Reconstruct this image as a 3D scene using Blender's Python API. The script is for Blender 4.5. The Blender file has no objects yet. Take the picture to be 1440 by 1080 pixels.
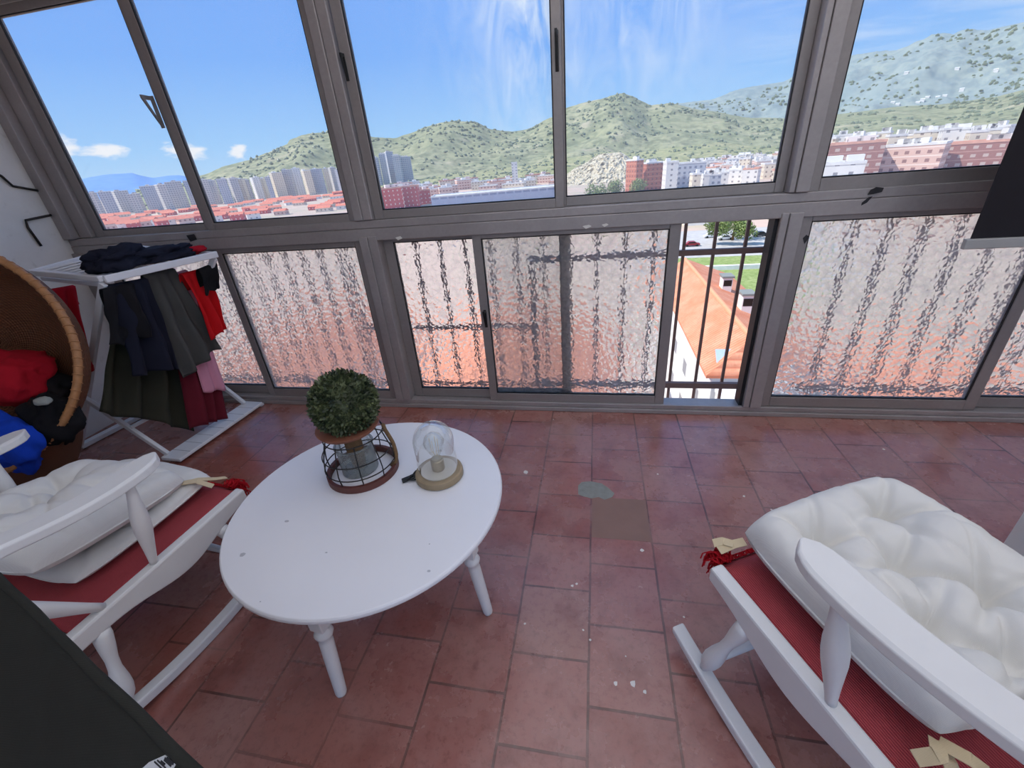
import bpy, bmesh, math, random
import numpy as np
from mathutils import Vector, Matrix, noise, Euler
random.seed(7)
PI = math.pi
col = bpy.context.scene.collection
SC = bpy.context.scene

# ------------------------------------------------------------------ camera
H = 1.45
F_PX = 595.6
YAW, PIT, ROL = (math.radians(a) for a in (-12.308, -27.5626, -4.9719))
FW = Vector((math.sin(YAW)*math.cos(PIT), math.cos(YAW)*math.cos(PIT), math.sin(PIT)))
_r0 = FW.cross(Vector((0, 0, 1))).normalized(); _u0 = _r0.cross(FW)
RT = _r0*math.cos(ROL) + _u0*math.sin(ROL)
UP = -_r0*math.sin(ROL) + _u0*math.cos(ROL)
CAMP = Vector((0, 0, H))
cd = bpy.data.cameras.new('camera'); cam = bpy.data.objects.new('camera', cd); col.objects.link(cam)
cd.sensor_fit = 'HORIZONTAL'; cd.sensor_width = 36.0; cd.lens = F_PX/1440*36.0
cd.clip_start = 0.02; cd.clip_end = 40000
M = Matrix((RT, UP, -FW)).transposed().to_4x4(); M.translation = CAMP
cam.matrix_world = M
SC.camera = cam

def ray(x, y): return RT*((x-720)/F_PX) - UP*((y-540)/F_PX) + FW
def aty(x, y, Y): d = ray(x, y); return CAMP + d*(Y/d.y)
def atz(x, y, Z): d = ray(x, y); return CAMP + d*((Z-H)/d.z)
def atx(x, y, X): d = ray(x, y); return CAMP + d*(X/d.x)
def azel(x, y):
    d = ray(x, y); return math.atan2(d.x, d.y), math.atan2(d.z, math.hypot(d.x, d.y))

# ------------------------------------------------------------------ materials
def lin(c):
    return tuple((v/255/12.92 if v/255 <= .04045 else ((v/255+.055)/1.055)**2.4) for v in c)
class NT:
    def __init__(s, name):
        s.m = bpy.data.materials.new(name); s.m.use_nodes = True
        s.t = s.m.node_tree; s.t.nodes.clear()
        s.out = s.n('ShaderNodeOutputMaterial')
    def n(s, typ, inp=None, **kw):
        nd = s.t.nodes.new(typ)
        for k, v in kw.items(): setattr(nd, k, v)
        for k, v in (inp or {}).items():
            sock = nd.inputs[k]
            if isinstance(v, bpy.types.NodeSocket): s.t.links.new(v, sock)
            else:
                if sock.type == 'RGBA' and not isinstance(v, (int, float)) and len(v) == 3: v = (*v, 1)
                sock.default_value = v
        return nd
    def math(s, op, a, b=0.0, c=None):
        nd = s.n('ShaderNodeMath', operation=op)
        for i, v in enumerate((a, b) if c is None else (a, b, c)):
            if isinstance(v, bpy.types.NodeSocket): s.t.links.new(v, nd.inputs[i])
            else: nd.inputs[i].default_value = v
        return nd.outputs[0]
    def mix(s, f, a, b, blend='MIX'):
        nd = s.n('ShaderNodeMix', data_type='RGBA', blend_type=blend)
        for i, v in ((0, f), (6, a), (7, b)):
            if isinstance(v, bpy.types.NodeSocket): s.t.links.new(v, nd.inputs[i])
            else: nd.inputs[i].default_value = v if i == 0 else ((*v, 1) if len(v) == 3 else v)
        return nd.outputs[2]
    def ramp(s, f, stops):
        nd = s.n('ShaderNodeValToRGB', {'Fac': f})
        cr = nd.color_ramp
        while len(cr.elements) < len(stops): cr.elements.new(.5)
        for e, (p, c) in zip(cr.elements, stops):
            e.position = p; e.color = (*c, 1) if not isinstance(c, float) else (c, c, c, 1)
        return nd.outputs[0]
    def noise(s, vec, scale, detail=3, rough=.5, dist=0):
        return s.n('ShaderNodeTexNoise', {'Vector': vec, 'Scale': scale, 'Detail': detail, 'Roughness': rough, 'Distortion': dist}).outputs[0]
    def coord(s, which='Object'): return s.n('ShaderNodeTexCoord').outputs[which]
    def bump(s, h, st=.3, d=.01): return s.n('ShaderNodeBump', {'Height': h, 'Strength': st, 'Distance': d}).outputs[0]
    def done(s, sh):
        s.t.links.new(sh, s.out.inputs[0]); return s.m

def simple(name, c, rough=.5, metal=0, var=.12, scale=8, bump=0, bscale=60, spec=.5, sheen=0):
    k = NT(name); co = k.coord()
    n = k.noise(co, scale, 4)
    L = lin(c)
    c2 = k.mix(n, tuple(v*(1-var) for v in L), tuple(min(1, v*(1+var)) for v in L))
    p = k.n('ShaderNodeBsdfPrincipled', {'Base Color': c2, 'Roughness': rough, 'Metallic': metal, 'Specular IOR Level': spec})
    if sheen: p.inputs['Sheen Weight'].default_value = sheen
    if bump:
        k.t.links.new(k.bump(k.noise(co, bscale, 4), bump, .004), p.inputs['Normal'])
    return k.done(p.outputs[0])

def cloth(name, c, rough=.9, var=.15, weave=500, bump=.25):
    k = NT(name); co = k.coord()
    n = k.noise(co, 12, 4)
    L = lin(c)
    w1 = k.n('ShaderNodeTexWave', {'Vector': co, 'Scale': weave/6, 'Distortion': .6}, bands_direction='X').outputs['Fac']
    w2 = k.n('ShaderNodeTexWave', {'Vector': co, 'Scale': weave/6, 'Distortion': .6}, bands_direction='Y').outputs['Fac']
    w = k.math('MULTIPLY', w1, w2)
    cc = k.mix(n, tuple(v*(1-var) for v in L), tuple(min(1, v*(1+var)) for v in L))
    cc = k.mix(k.math('MULTIPLY', w, .2), cc, tuple(min(1, v*1.25) for v in L))
    h = k.math('ADD', k.math('MULTIPLY', w, .3), k.noise(co, 25, 3))
    p = k.n('ShaderNodeBsdfPrincipled', {'Base Color': cc, 'Roughness': rough, 'Specular IOR Level': .2, 'Normal': k.bump(h, bump, .004)})
    return k.done(p.outputs[0])

MT = {}
MT['white_paint'] = simple('white painted wood', (226, 226, 224), .38, var=.07, scale=6, bump=.12, bscale=30)
MT['table_white'] = simple('white table lacquer', (228, 229, 233), .34, var=.05, scale=4)
MT['cushion'] = cloth('off-white cotton', (222, 221, 216), var=.05, weave=900, bump=.2)
MT['tie'] = cloth('beige ribbon', (214, 196, 160), var=.1, weave=700)
MT['white_plastic'] = simple('white plastic', (232, 234, 238), .35, var=.03)
MT['black_plastic'] = simple('black plastic', (22, 23, 24), .4, var=.1)
MT['black_metal'] = simple('black iron', (40, 36, 34), .5, .3, var=.2)
MT['dark_canvas'] = cloth('dark grey canvas', (46, 46, 41), var=.15, weave=800, bump=.25)
MT['label_white'] = simple('label', (205, 205, 205), .7, var=.1, scale=80)
MT['blind_dark'] = cloth('dark blind fabric', (40, 38, 42), var=.1, weave=900, bump=.1)
MT['blind_bar'] = simple('blind bar', (168, 168, 166), .45, .2, var=.06)
MT['red_cloth'] = cloth('red cotton', (172, 22, 40), var=.2)
MT['bright_red'] = cloth('bright red cotton', (205, 25, 32), var=.15)
MT['blue_cloth'] = cloth('blue cotton', (22, 66, 186), var=.2)
MT['navy_cloth'] = cloth('navy cotton', (30, 32, 46), var=.25)
MT['black_cloth'] = cloth('black cotton', (26, 25, 28), var=.25)
MT['grey_cloth'] = cloth('charcoal cotton', (78, 78, 76), var=.15)
MT['olive_cloth'] = cloth('dark olive cotton', (56, 56, 46), var=.15)
MT['maroon_cloth'] = cloth('maroon cotton', (104, 30, 44), var=.15)
MT['pink_cloth'] = cloth('pink cotton', (214, 150, 172), var=.1)
MT['light_cloth'] = cloth('pale grey cotton', (150, 155, 150), var=.2)
MT['wood_base'] = simple('light wood', (150, 132, 104), .55, var=.25, scale=30)
MT['brown_wood'] = simple('brown wood', (96, 52, 44), .55, var=.3, scale=25)
MT['rope'] = simple('rope', (120, 92, 62), .9, var=.4, scale=150, bump=.6, bscale=300)
MT['terracotta'] = simple('terracotta dish', (140, 88, 66), .75, var=.2, scale=20)
MT['socket'] = simple('brass socket', (170, 155, 128), .35, .5, var=.1)
MT['concrete'] = simple('cement', (138, 140, 134), .85, var=.3, scale=40, bump=.5, bscale=60)
MT['fleck'] = simple('paint fleck', (232, 226, 218), .7, var=.05)
MT['tape'] = simple('torn tape', (30, 30, 34), .6, var=.3)
MT['grey_label'] = simple('white scrap', (225, 222, 215), .7)
MT['ink'] = simple('label ink', (40, 40, 44), .8)

def m_alu(name, c, rough):
    k = NT(name); co = k.coord()
    mp = k.n('ShaderNodeMapping', {'Vector': co, 'Scale': (1, 1, 1)}).outputs[0]
    n = k.noise(mp, 3.5, 5, .6); n2 = k.noise(mp, 60, 3)
    L = lin(c)
    c2 = k.mix(n, tuple(v*.72 for v in L), tuple(v*1.2 for v in L))
    c2 = k.mix(k.math('MULTIPLY', n2, .25), c2, lin((95, 84, 78)))
    p = k.n('ShaderNodeBsdfPrincipled', {'Base Color': c2, 'Roughness': k.math('ADD', k.math('MULTIPLY', n, .2), rough-.1), 'Metallic': .3})
    return k.done(p.outputs[0])
MT['alu'] = m_alu('anodised aluminium', (172, 166, 165), .42)
MT['alu_in'] = m_alu('sash aluminium', (158, 152, 150), .42)
MT['rubber'] = simple('black gasket', (24, 24, 26), .6)
MT['latch'] = simple('latch grey', (140, 138, 138), .4, .4)
MT['grille'] = simple('grille paint', (124, 100, 92), .55, .2, var=.2, scale=20)

def m_clear():
    k = NT('dusty clear glass'); co = k.coord()
    sep = k.n('ShaderNodeSeparateXYZ', {'Vector': co}).outputs
    n = k.noise(co, 1.6, 5, .6, .4)
    mp = k.n('ShaderNodeMapping', {'Vector': co, 'Scale': (9, 9, 1.2)}).outputs[0]
    st = k.noise(mp, 2.0, 4, .6)
    low = k.n('ShaderNodeMapRange', {'Value': sep[2], 'From Min': 1.27, 'From Max': 1.62, 'To Min': 1, 'To Max': 0}).outputs[0]
    f = k.math('ADD', k.math('ADD', k.math('MULTIPLY', k.math('MULTIPLY', n, st), .10), .045), k.math('MULTIPLY', k.math('POWER', low, 1.5), .14))
    tr = k.n('ShaderNodeBsdfTransparent', {'Color': (.965, .975, .97)})
    gl = k.n('ShaderNodeBsdfGlossy', {'Color': (1, 1, 1), 'Roughness': .01})
    fr = k.n('ShaderNodeFresnel', {'IOR': 1.35}).outputs[0]
    a = k.n('ShaderNodeMixShader', {0: k.math('MULTIPLY', fr, .8), 1: tr.outputs[0], 2: gl.outputs[0]})
    tl = k.n('ShaderNodeBsdfTranslucent', {'Color': (.95, .96, .97)})
    b = k.n('ShaderNodeMixShader', {0: f, 1: a.outputs[0], 2: tl.outputs[0]})
    return k.done(b.outputs[0])
MT['clear'] = m_clear()

def m_hammer(tm):
    k = NT('hammered glass'); co = k.coord()
    nz = k.n('ShaderNodeTexNoise', {'Vector': co, 'Scale': 30, 'Detail': 1}).outputs['Color']
    v2 = k.n('ShaderNodeMixRGB', {'Fac': .03, 'Color1': co, 'Color2': nz}).outputs[0]
    vo = k.n('ShaderNodeTexVoronoi', {'Vector': v2, 'Scale': 38}, feature='SMOOTH_F1')
    vo.inputs['Smoothness'].default_value = .15
    h = k.math('ADD', vo.outputs['Distance'], k.math('MULTIPLY', k.noise(co, 38, 1), .5))
    nrm = k.bump(h, .8, .0042)
    re = k.n('ShaderNodeBsdfRefraction', {'Color': (.97, .975, .97), 'Roughness': .16, 'IOR': 1.5, 'Normal': nrm})
    gl = k.n('ShaderNodeBsdfGlossy', {'Color': (1, 1, 1), 'Roughness': .12, 'Normal': nrm})
    fr = k.n('ShaderNodeFresnel', {'IOR': 1.45, 'Normal': nrm}).outputs[0]
    a = k.n('ShaderNodeMixShader', {0: k.math('MULTIPLY', fr, .7), 1: re.outputs[0], 2: gl.outputs[0]})
    tl = k.n('ShaderNodeBsdfTranslucent', {'Color': (1.0, .965, .925), 'Normal': nrm})
    fm = k.math('ADD', k.math('MULTIPLY', k.math('POWER', vo.outputs['Distance'], 1.5), .28), tm)
    b = k.n('ShaderNodeMixShader', {0: k.math('MINIMUM', fm, .85), 1: a.outputs[0], 2: tl.outputs[0]})
    return k.done(b.outputs[0])
MT['hammer'] = m_hammer(.32)
MT['hammer_rear'] = m_hammer(.10)
def m_back():
    k = NT('smooth glass face')
    re = k.n('ShaderNodeBsdfRefraction', {'Color': (1, 1, 1), 'Roughness': 0, 'IOR': 1.5})
    return k.done(re.outputs[0])
MT['hammer_back'] = m_back()

def m_lampglass():
    k = NT('thin lamp glass')
    tr = k.n('ShaderNodeBsdfTransparent', {'Color': (.95, .965, .965)})
    gl = k.n('ShaderNodeBsdfGlossy', {'Color': (1, 1, 1), 'Roughness': .02})
    lw = k.n('ShaderNodeLayerWeight', {'Blend': .32}).outputs['Facing']
    a = k.n('ShaderNodeMixShader', {0: k.math('MULTIPLY', lw, .75), 1: tr.outputs[0], 2: gl.outputs[0]})
    return k.done(a.outputs[0])
MT['lampglass'] = m_lampglass()

def m_floor():
    k = NT('terracotta floor tiles'); co = k.coord()
    s = k.n('ShaderNodeSeparateXYZ', {'Vector': co}).outputs
    wob = k.math('MULTIPLY', k.math('SUBTRACT', k.noise(co, 5, 2), .5), .006)
    X = k.math('ADD', s[1], wob); Y = k.math('ADD', s[0], wob)
    v = k.n('ShaderNodeCombineXYZ', {'X': k.math('ADD', X, -1.065+.2555*8), 'Y': k.math('ADD', Y, .003+.2515*40)}).outputs[0]
    def brick(c1, c2, mort):
        b = k.n('ShaderNodeTexBrick', {'Vector': v, 'Color1': c1, 'Color2': c2, 'Mortar': mort, 'Scale': 1, 'Mortar Size': .0042, 'Mortar Smooth': .15, 'Bias': 0, 'Brick Width': .2555, 'Row Height': .2515})
        b.offset = .5; b.offset_frequency = 2
        return b
    b = brick(lin((148, 86, 76)), lin((172, 116, 106)), lin((86, 58, 50)))
    g = brick((0, 0, 0), (1, 1, 1), (.5, .5, .5))
    c = b.outputs['Color']
    pale = k.ramp(g.outputs['Color'], [(0, 0.), (.8, 0.), (.97, .5)])
    c = k.mix(pale, c, lin((150, 112, 98)))
    n = k.noise(co, 3.2, 6, .62)
    c = k.mix(k.ramp(n, [(.36, 0.), (.66, .65)]), c, lin((176, 136, 126)))
    n5 = k.noise(co, 7, 5, .65)
    c = k.mix(k.ramp(n5, [(.5, 0.), (.72, .6)]), c, lin((118, 66, 58)))
    n2 = k.noise(co, 1.1, 4)
    c = k.mix(k.ramp(n2, [(.5, 0.), (.75, .6)]), c, lin((150, 70, 44)))
    n3 = k.noise(co, 45, 4, .7)
    c = k.mix(k.ramp(n3, [(.3, .35), (.5, 0.)]), c, lin((86, 50, 44)))
    sc = k.n('ShaderNodeTexVoronoi', {'Vector': co, 'Scale': 14}).outputs['Distance']
    c = k.mix(k.ramp(sc, [(.0, .8), (.05, 0.)]), c, lin((80, 60, 54)))
    h = k.math('SUBTRACT', k.math('ADD', k.math('MULTIPLY', k.noise(co, 14, 3), .35), k.math('MULTIPLY', g.outputs['Color'], .15)), b.outputs['Fac'])
    r = k.math('ADD', k.math('MULTIPLY', n, .26), .14)
    p = k.n('ShaderNodeBsdfPrincipled', {'Base Color': c, 'Roughness': r, 'Specular IOR Level': .95, 'Normal': k.bump(h, .3, .004)})
    return k.done(p.outputs[0])
MT['floor'] = m_floor()

def m_wall():
    k = NT('white plaster'); co = k.coord()
    n = k.noise(co, 4, 5); n2 = k.noise(co, 20, 4)
    c = k.mix(k.ramp(n, [(.45, 0.), (.8, .6)]), lin((232, 232, 230)), lin((206, 204, 200)))
    c = k.mix(k.ramp(n2, [(.2, .5), (.36, 0.)]), c, lin((190, 186, 180)))
    p = k.n('ShaderNodeBsdfPrincipled', {'Base Color': c, 'Roughness': .8, 'Normal': k.bump(n2, .3, .006)})
    return k.done(p.outputs[0])
MT['wall'] = m_wall()

def m_wicker(name, c1, c2):
    k = NT(name); co = k.coord()
    uv = k.coord('UV')
    s = k.n('ShaderNodeSeparateXYZ', {'Vector': uv}).outputs
    a = k.math('SINE', k.math('MULTIPLY', s[0], 420)); b = k.math('SINE', k.math('MULTIPLY', s[1], 300))
    w = k.math('MULTIPLY', a, b)
    f = k.n('ShaderNodeMapRange', {'Value': w, 'From Min': -1, 'From Max': 1}).outputs[0]
    c = k.mix(f, lin(c1), lin(c2))
    c = k.mix(k.noise(co, 8, 3), c, lin(tuple(int(v*.75) for v in c2)))
    p = k.n('ShaderNodeBsdfPrincipled', {'Base Color': c, 'Roughness': .6, 'Normal': k.bump(f, .8, .006)})
    return k.done(p.outputs[0])
MT['wicker'] = m_wicker('brown wicker weave', (74, 38, 20), (132, 80, 46))
MT['rattan'] = simple('rattan pole', (172, 122, 78), .5, var=.3, scale=40, bump=.4, bscale=120)

def m_red_seat():
    k = NT('red woven runner'); co = k.coord()
    w = k.n('ShaderNodeTexWave', {'Vector': co, 'Scale': 55, 'Distortion': 1.0, 'Detail': 1}, bands_direction='X').outputs['Fac']
    c = k.mix(w, lin((162, 46, 56)), lin((214, 98, 102)))
    n = k.noise(co, 9, 3)
    c = k.mix(k.math('MULTIPLY', n, .5), c, lin((120, 20, 34)))
    p = k.n('ShaderNodeBsdfPrincipled', {'Base Color': c, 'Roughness': .85, 'Normal': k.bump(w, .6, .004)})
    return k.done(p.outputs[0])
MT['runner'] = m_red_seat()

def m_leaf(name, c1, c2):
    k = NT(name)
    r = k.n('ShaderNodeObjectInfo').outputs['Random']
    n = k.noise(k.coord(), 30, 2)
    c = k.mix(k.ramp(n, [(.35, 0.), (.65, 1.)]), lin(c1), lin(c2))
    p = k.n('ShaderNodeBsdfPrincipled', {'Base Color': c, 'Roughness': .5})
    return k.done(p.outputs[0])
MT['boxwood'] = m_leaf('boxwood leaves', (36, 48, 30), (98, 108, 70))
MT['tree_leaf'] = m_leaf('tree leaves', (84, 104, 48), (150, 166, 92))

# ------------------------------------------------------------------ mesh builder
class MB:
    def __init__(s): s.v = []; s.f = []; s.mi = []; s.uv = None
    def add(s, vs, fs, mi=0):
        o = len(s.v); s.v += [tuple(v) for v in vs]
        s.f += [tuple(i+o for i in f) for f in fs]; s.mi += [mi]*len(fs); return s
    def box(s, c, d, rot=None, mi=0):
        x, y, z = d[0]/2, d[1]/2, d[2]/2
        vs = [Vector(p) for p in ((-x,-y,-z),(x,-y,-z),(x,y,-z),(-x,y,-z),(-x,-y,z),(x,-y,z),(x,y,z),(-x,y,z))]
        if rot is not None: vs = [rot @ v for v in vs]
        c = Vector(c)
        return s.add([v+c for v in vs], [(3,2,1,0),(4,5,6,7),(0,1,5,4),(1,2,6,5),(2,3,7,6),(3,0,4,7)], mi)
    def bb(s, x0, x1, y0, y1, z0, z1, mi=0):
        return s.box(((x0+x1)/2, (y0+y1)/2, (z0+z1)/2), (x1-x0, y1-y0, z1-z0), None, mi)
    def beam(s, p0, p1, w, h, up=(0,0,1), mi=0):
        p0, p1 = Vector(p0), Vector(p1); d = (p1-p0); L = d.length; d.normalize()
        a = d.cross(Vector(up))
        if a.length < 1e-4: a = d.cross(Vector((1,0,0)))
        a.normalize(); b = a.cross(d)
        R = Matrix((a, d, b)).transposed()
        return s.box((p0+p1)/2, (w, L, h), R, mi)
    def lathe(s, p0, p1, prof, n=16, mi=0):
        """prof: (t along p0-p1, radius)"""
        p0, p1 = Vector(p0), Vector(p1); d = (p1-p0); dn = d.normalized()
        a = dn.cross(Vector((0,0,1)))
        if a.length < 1e-3: a = dn.cross(Vector((1,0,0)))
        a.normalize(); b = dn.cross(a)
        vs = []; fs = []
        for t, r in prof:
            for i in range(n):
                an = 2*PI*i/n
                vs.append(p0 + d*t + a*(r*math.cos(an)) + b*(r*math.sin(an)))
        for j in range(len(prof)-1):
            for i in range(n):
                k = (i+1) % n
                fs.append((j*n+i, j*n+k, (j+1)*n+k, (j+1)*n+i))
        fs.append(tuple(range(n-1, -1, -1))); m = (len(prof)-1)*n
        fs.append(tuple(range(m, m+n)))
        return s.add(vs, fs, mi)
    def cyl(s, p0, p1, r0, r1=None, n=16, mi=0):
        return s.lathe(p0, p1, [(0, r0), (1, r0 if r1 is None else r1)], n, mi)
    def tube(s, pts, r, n=8, closed=False, mi=0):
        pts = [Vector(p) for p in pts]; m = len(pts); vs = []; fs = []
        prev = None
        for i, p in enumerate(pts):
            if closed: t = pts[(i+1) % m]-pts[i-1]
            else: t = pts[min(i+1, m-1)]-pts[max(i-1, 0)]
            t.normalize()
            if prev is None:
                a = t.cross(Vector((0,0,1)))
                if a.length < 1e-3: a = t.cross(Vector((1,0,0)))
            else: a = prev - t*prev.dot(t)
            a.normalize(); prev = a; b = t.cross(a)
            rr = r[i] if isinstance(r, (list, tuple)) else r
            for k in range(n):
                an = 2*PI*k/n; vs.append(p + a*(rr*math.cos(an)) + b*(rr*math.sin(an)))
        for i in range(m if closed else m-1):
            j = (i+1) % m
            for k in range(n):
                l = (k+1) % n; fs.append((i*n+k, i*n+l, j*n+l, j*n+k))
        if not closed:
            fs.append(tuple(range(n-1, -1, -1))); fs.append(tuple(range((m-1)*n, m*n)))
        return s.add(vs, fs, mi)
    def prism(s, outline, d, mi=0):
        """outline: list of 3D points, d: extrusion vector"""
        o = [Vector(p) for p in outline]; d = Vector(d); n = len(o)
        vs = o + [p+d for p in o]
        fs = [tuple(range(n-1, -1, -1)), tuple(range(n, 2*n))] + [(i, (i+1) % n, n+(i+1) % n, n+i) for i in range(n)]
        return s.add(vs, fs, mi)
    def grid(s, fn, nu, nv, closed_u=False, mi=0):
        vs = [fn(i/(nu if closed_u else nu-1), j/(nv-1)) for j in range(nv) for i in range(nu)]
        fs = []
        for j in range(nv-1):
            for i in range(nu if closed_u else nu-1):
                k = (i+1) % nu
                fs.append((j*nu+i, j*nu+k, (j+1)*nu+k, (j+1)*nu+i))
        return s.add(vs, fs, mi)
    def ball(s, c, r, sub=2, disp=0, mi=0, sc=(1,1,1)):
        bm = bmesh.new(); bmesh.ops.create_icosphere(bm, subdivisions=sub, radius=1)
        c = Vector(c); vs = []
        for v in bm.verts:
            p = v.co.copy()
            k = r*(1 + disp*noise.noise(p*2.3 + c*3.1))
            vs.append(c + Vector((p.x*sc[0], p.y*sc[1], p.z*sc[2]))*k)
        bm.verts.index_update()
        fs = [tuple(v.index for v in f.verts) for f in bm.faces]; bm.free()
        return s.add(vs, fs, mi)
    def build(s, name, mats, parent=None, smooth=False, bevel=0, solid=0, subsurf=0, fix=True, uvfn=None):
        me = bpy.data.meshes.new(name); me.from_pydata(s.v, [], s.f)
        for m in (mats if isinstance(mats, (list, tuple)) else [mats]): me.materials.append(m)
        me.polygons.foreach_set('material_index', s.mi)
        if fix:
            bm = bmesh.new(); bm.from_mesh(me); bmesh.ops.recalc_face_normals(bm, faces=bm.faces); bm.to_mesh(me); bm.free()
        if smooth: me.polygons.foreach_set('use_smooth', [True]*len(me.polygons))
        if uvfn:
            ul = me.uv_layers.new(name='UVMap')
            for lp in me.loops:
                ul.data[lp.index].uv = uvfn(lp.vertex_index)
        me.update()
        o = bpy.data.objects.new(name, me); col.objects.link(o)
        if parent: o.parent = parent
        if solid:
            md = o.modifiers.new('solid', 'SOLIDIFY'); md.thickness = solid; md.offset = 0
        if bevel:
            md = o.modifiers.new('bevel', 'BEVEL'); md.width = bevel; md.segments = 2; md.limit_method = 'ANGLE'; md.angle_limit = math.radians(40)
        if subsurf:
            md = o.modifiers.new('sub', 'SUBSURF'); md.levels = subsurf; md.render_levels = subsurf
        return o

def tag(o, label=None, cat=None, group=None, kind=None):
    if label: o['label'] = label
    if cat: o['category'] = cat
    if group: o['group'] = group
    if kind: o['kind'] = kind
    return o
def thing(name, label, cat, loc=(0,0,0), rz=0, group=None, kind=None):
    o = bpy.data.objects.new(name, None); col.objects.link(o)
    o.location = loc; o.rotation_euler = (0, 0, rz); o.empty_display_size = .1
    return tag(o, label, cat, group, kind)
def copy_tree(o, parent=None):
    c = o.copy(); col.objects.link(c)
    if parent is not None: c.parent = parent
    for ch in list(o.children): copy_tree(ch, c)
    return c

def m_fill_sheet():  # material of the roof added to pass soft light from above
    k = NT('translucent overhead fill sheet')
    tl = k.n('ShaderNodeBsdfTranslucent', {'Color': (.97, .93, .88)}); df = k.n('ShaderNodeBsdfDiffuse', {'Color': (.9, .9, .9)})
    return k.done(k.n('ShaderNodeMixShader', {0: .25, 1: tl.outputs[0], 2: df.outputs[0]}).outputs[0])
MT['fill_sheet'] = m_fill_sheet()
# ------------------------------------------------------------------ room shell
D = 2.353
XL, XR = -3.42, 3.3
fl = MB().bb(XL, XR, -2.6, D+.0, -.12, 0).build('floor', MT['floor']); tag(fl, 'worn terracotta floor tiles in running bond', None, None, 'structure')
# repairs of the floor, laid flush
def flat_patch(pts, z0, th): return MB().prism([(p.x, p.y, z0) for p in pts], (0, 0, th))
o = flat_patch([atz(*p, 0) for p in [(813,683),(818,678),(830,677),(846,680),(855,686),(864,694),(861,699),(850,703),(842,699),(832,701),(820,698),(813,695)]], -.01, .0112).build('cement_patch', MT['concrete'], fl)
tag(o, 'grey cement patch filling a broken tile corner')
MT['grey_tile'] = simple('grey replacement tile', (140, 108, 96), .55, var=.15, scale=14, bump=.15)
o = flat_patch([Vector((.0015, 1.575, 0)), Vector((.0015, 1.327, 0)), Vector((.247, 1.327, 0)), Vector((.247, 1.575, 0))], -.01, .0106).build('floor_tile', MT['grey_tile'], fl)
tag(o, 'greyish replacement tile')
fk = MB()
for (x, y, r) in [(739,664,.017),(805,824,.006),(811,821,.006),(903,774,.008),(866,961,.007),(890,962,.011),(907,973,.006),(820,886,.004),(962,868,.004),(778,590,.006),(1046,698,.007),(1085,717,.005),(925,667,.005),(1243,632,.006),(830,900,.004),(738,877,.004),(880,923,.003)]:
    c = atz(x, y, 0); n = 7
    fk.prism([(c.x+r*(.6+.6*random.random())*math.cos(2*PI*i/n), c.y+r*(.6+.6*random.random())*math.sin(2*PI*i/n), 0) for i in range(n)], (0, 0, .0012))
tag(fk.build('paint_fleck', MT['fleck'], fl), 'white paint flecks', kind='stuff')

o = MB().bb(XL-.15, XL, -2.6, D+.14, -.12, 2.6).build('wall_left', MT['wall']); tag(o, kind='structure')
MB().bb(-1.3, XR+.15, -2.6, D+.14, 2.472, 2.50).build('trim_9', MT['fill_sheet'])['kind'] = 'structure'  # unseen translucent roof, added as soft overhead fill light
o = MB().bb(XL-.15, -1.301, -2.6, D+.14, 2.47, 2.62).build('ceiling', MT['wall']); tag(o, kind='structure')  # unseen; kept solid over this stretch to darken the left side
o = MB().bb(XL, -1.2, -1.9, -1.75, -.12, 2.469).build('shade_wall_back', MT['wall']); tag(o, kind='structure')  # unseen partial wall, added to hold sky light off the left side
o = MB().bb(XR, XR+.15, -2.6, D+.14, -.12, 2.47).build('wall_right', MT['wall']); tag(o, kind='structure')
o = MB().bb(XL-.15, XR+.15, D, D+.14, -.3, -.002).build('wall_front', MT['wall']); tag(o, kind='structure')
# ------------------------------------------------------------------ window wall
Y0 = D
def trim(n, boxes, mat='alu', bev=.004):
    m = MB()
    for b in boxes: m.bb(*b)
    o = m.build('trim_%d' % n, MT[mat], bevel=bev); return tag(o, kind='structure')
t1 = trim(1, [(XL, XR, Y0-.006, Y0+.1, 0, .028), (XL, XR, Y0+.004, Y0+.1, .0285, .058)])
t2 = trim(2, [(XL, XR, Y0, Y0+.1, 1.112, 1.178), (XL, XR, Y0+.004, Y0+.1, 1.179, 1.222)])
trim(3, [(XL, XR, Y0, Y0+.1, 2.398, 2.468)])
trim(4, [(XL, XL+.075, Y0-.02, Y0+.1, .06, 1.136), (XL, XL+.075, Y0-.02, Y0+.1, 1.224, 2.396), (XL+.076, XL+.17, Y0+.03, Y0+.1, 1.224, 2.396)])
trim(5, [(-1.335, -1.283, Y0-.012, Y0+.1, .06, 1.136), (-1.282, -1.228, Y0-.006, Y0+.1, .06, 1.136), (-1.335, -1.283, Y0-.012, Y0+.1, 1.224, 2.396), (-1.282, -1.228, Y0-.006, Y0+.1, 1.224, 2.396)])
trim(6, [(.872, .905, Y0-.006, Y0+.1, .06, 1.136), (.907, .966, Y0-.012, Y0+.1, .06, 1.136), (.88, .905, Y0-.006, Y0+.1, 1.224, 2.396), (.907, .966, Y0-.012, Y0+.1, 1.224, 2.396)])
trim(7, [(3.16, 3.22, Y0-.006, Y0+.1, .06, 1.136), (3.16, 3.22, Y0-.006, Y0+.1, 1.224, 2.396)])
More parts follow.
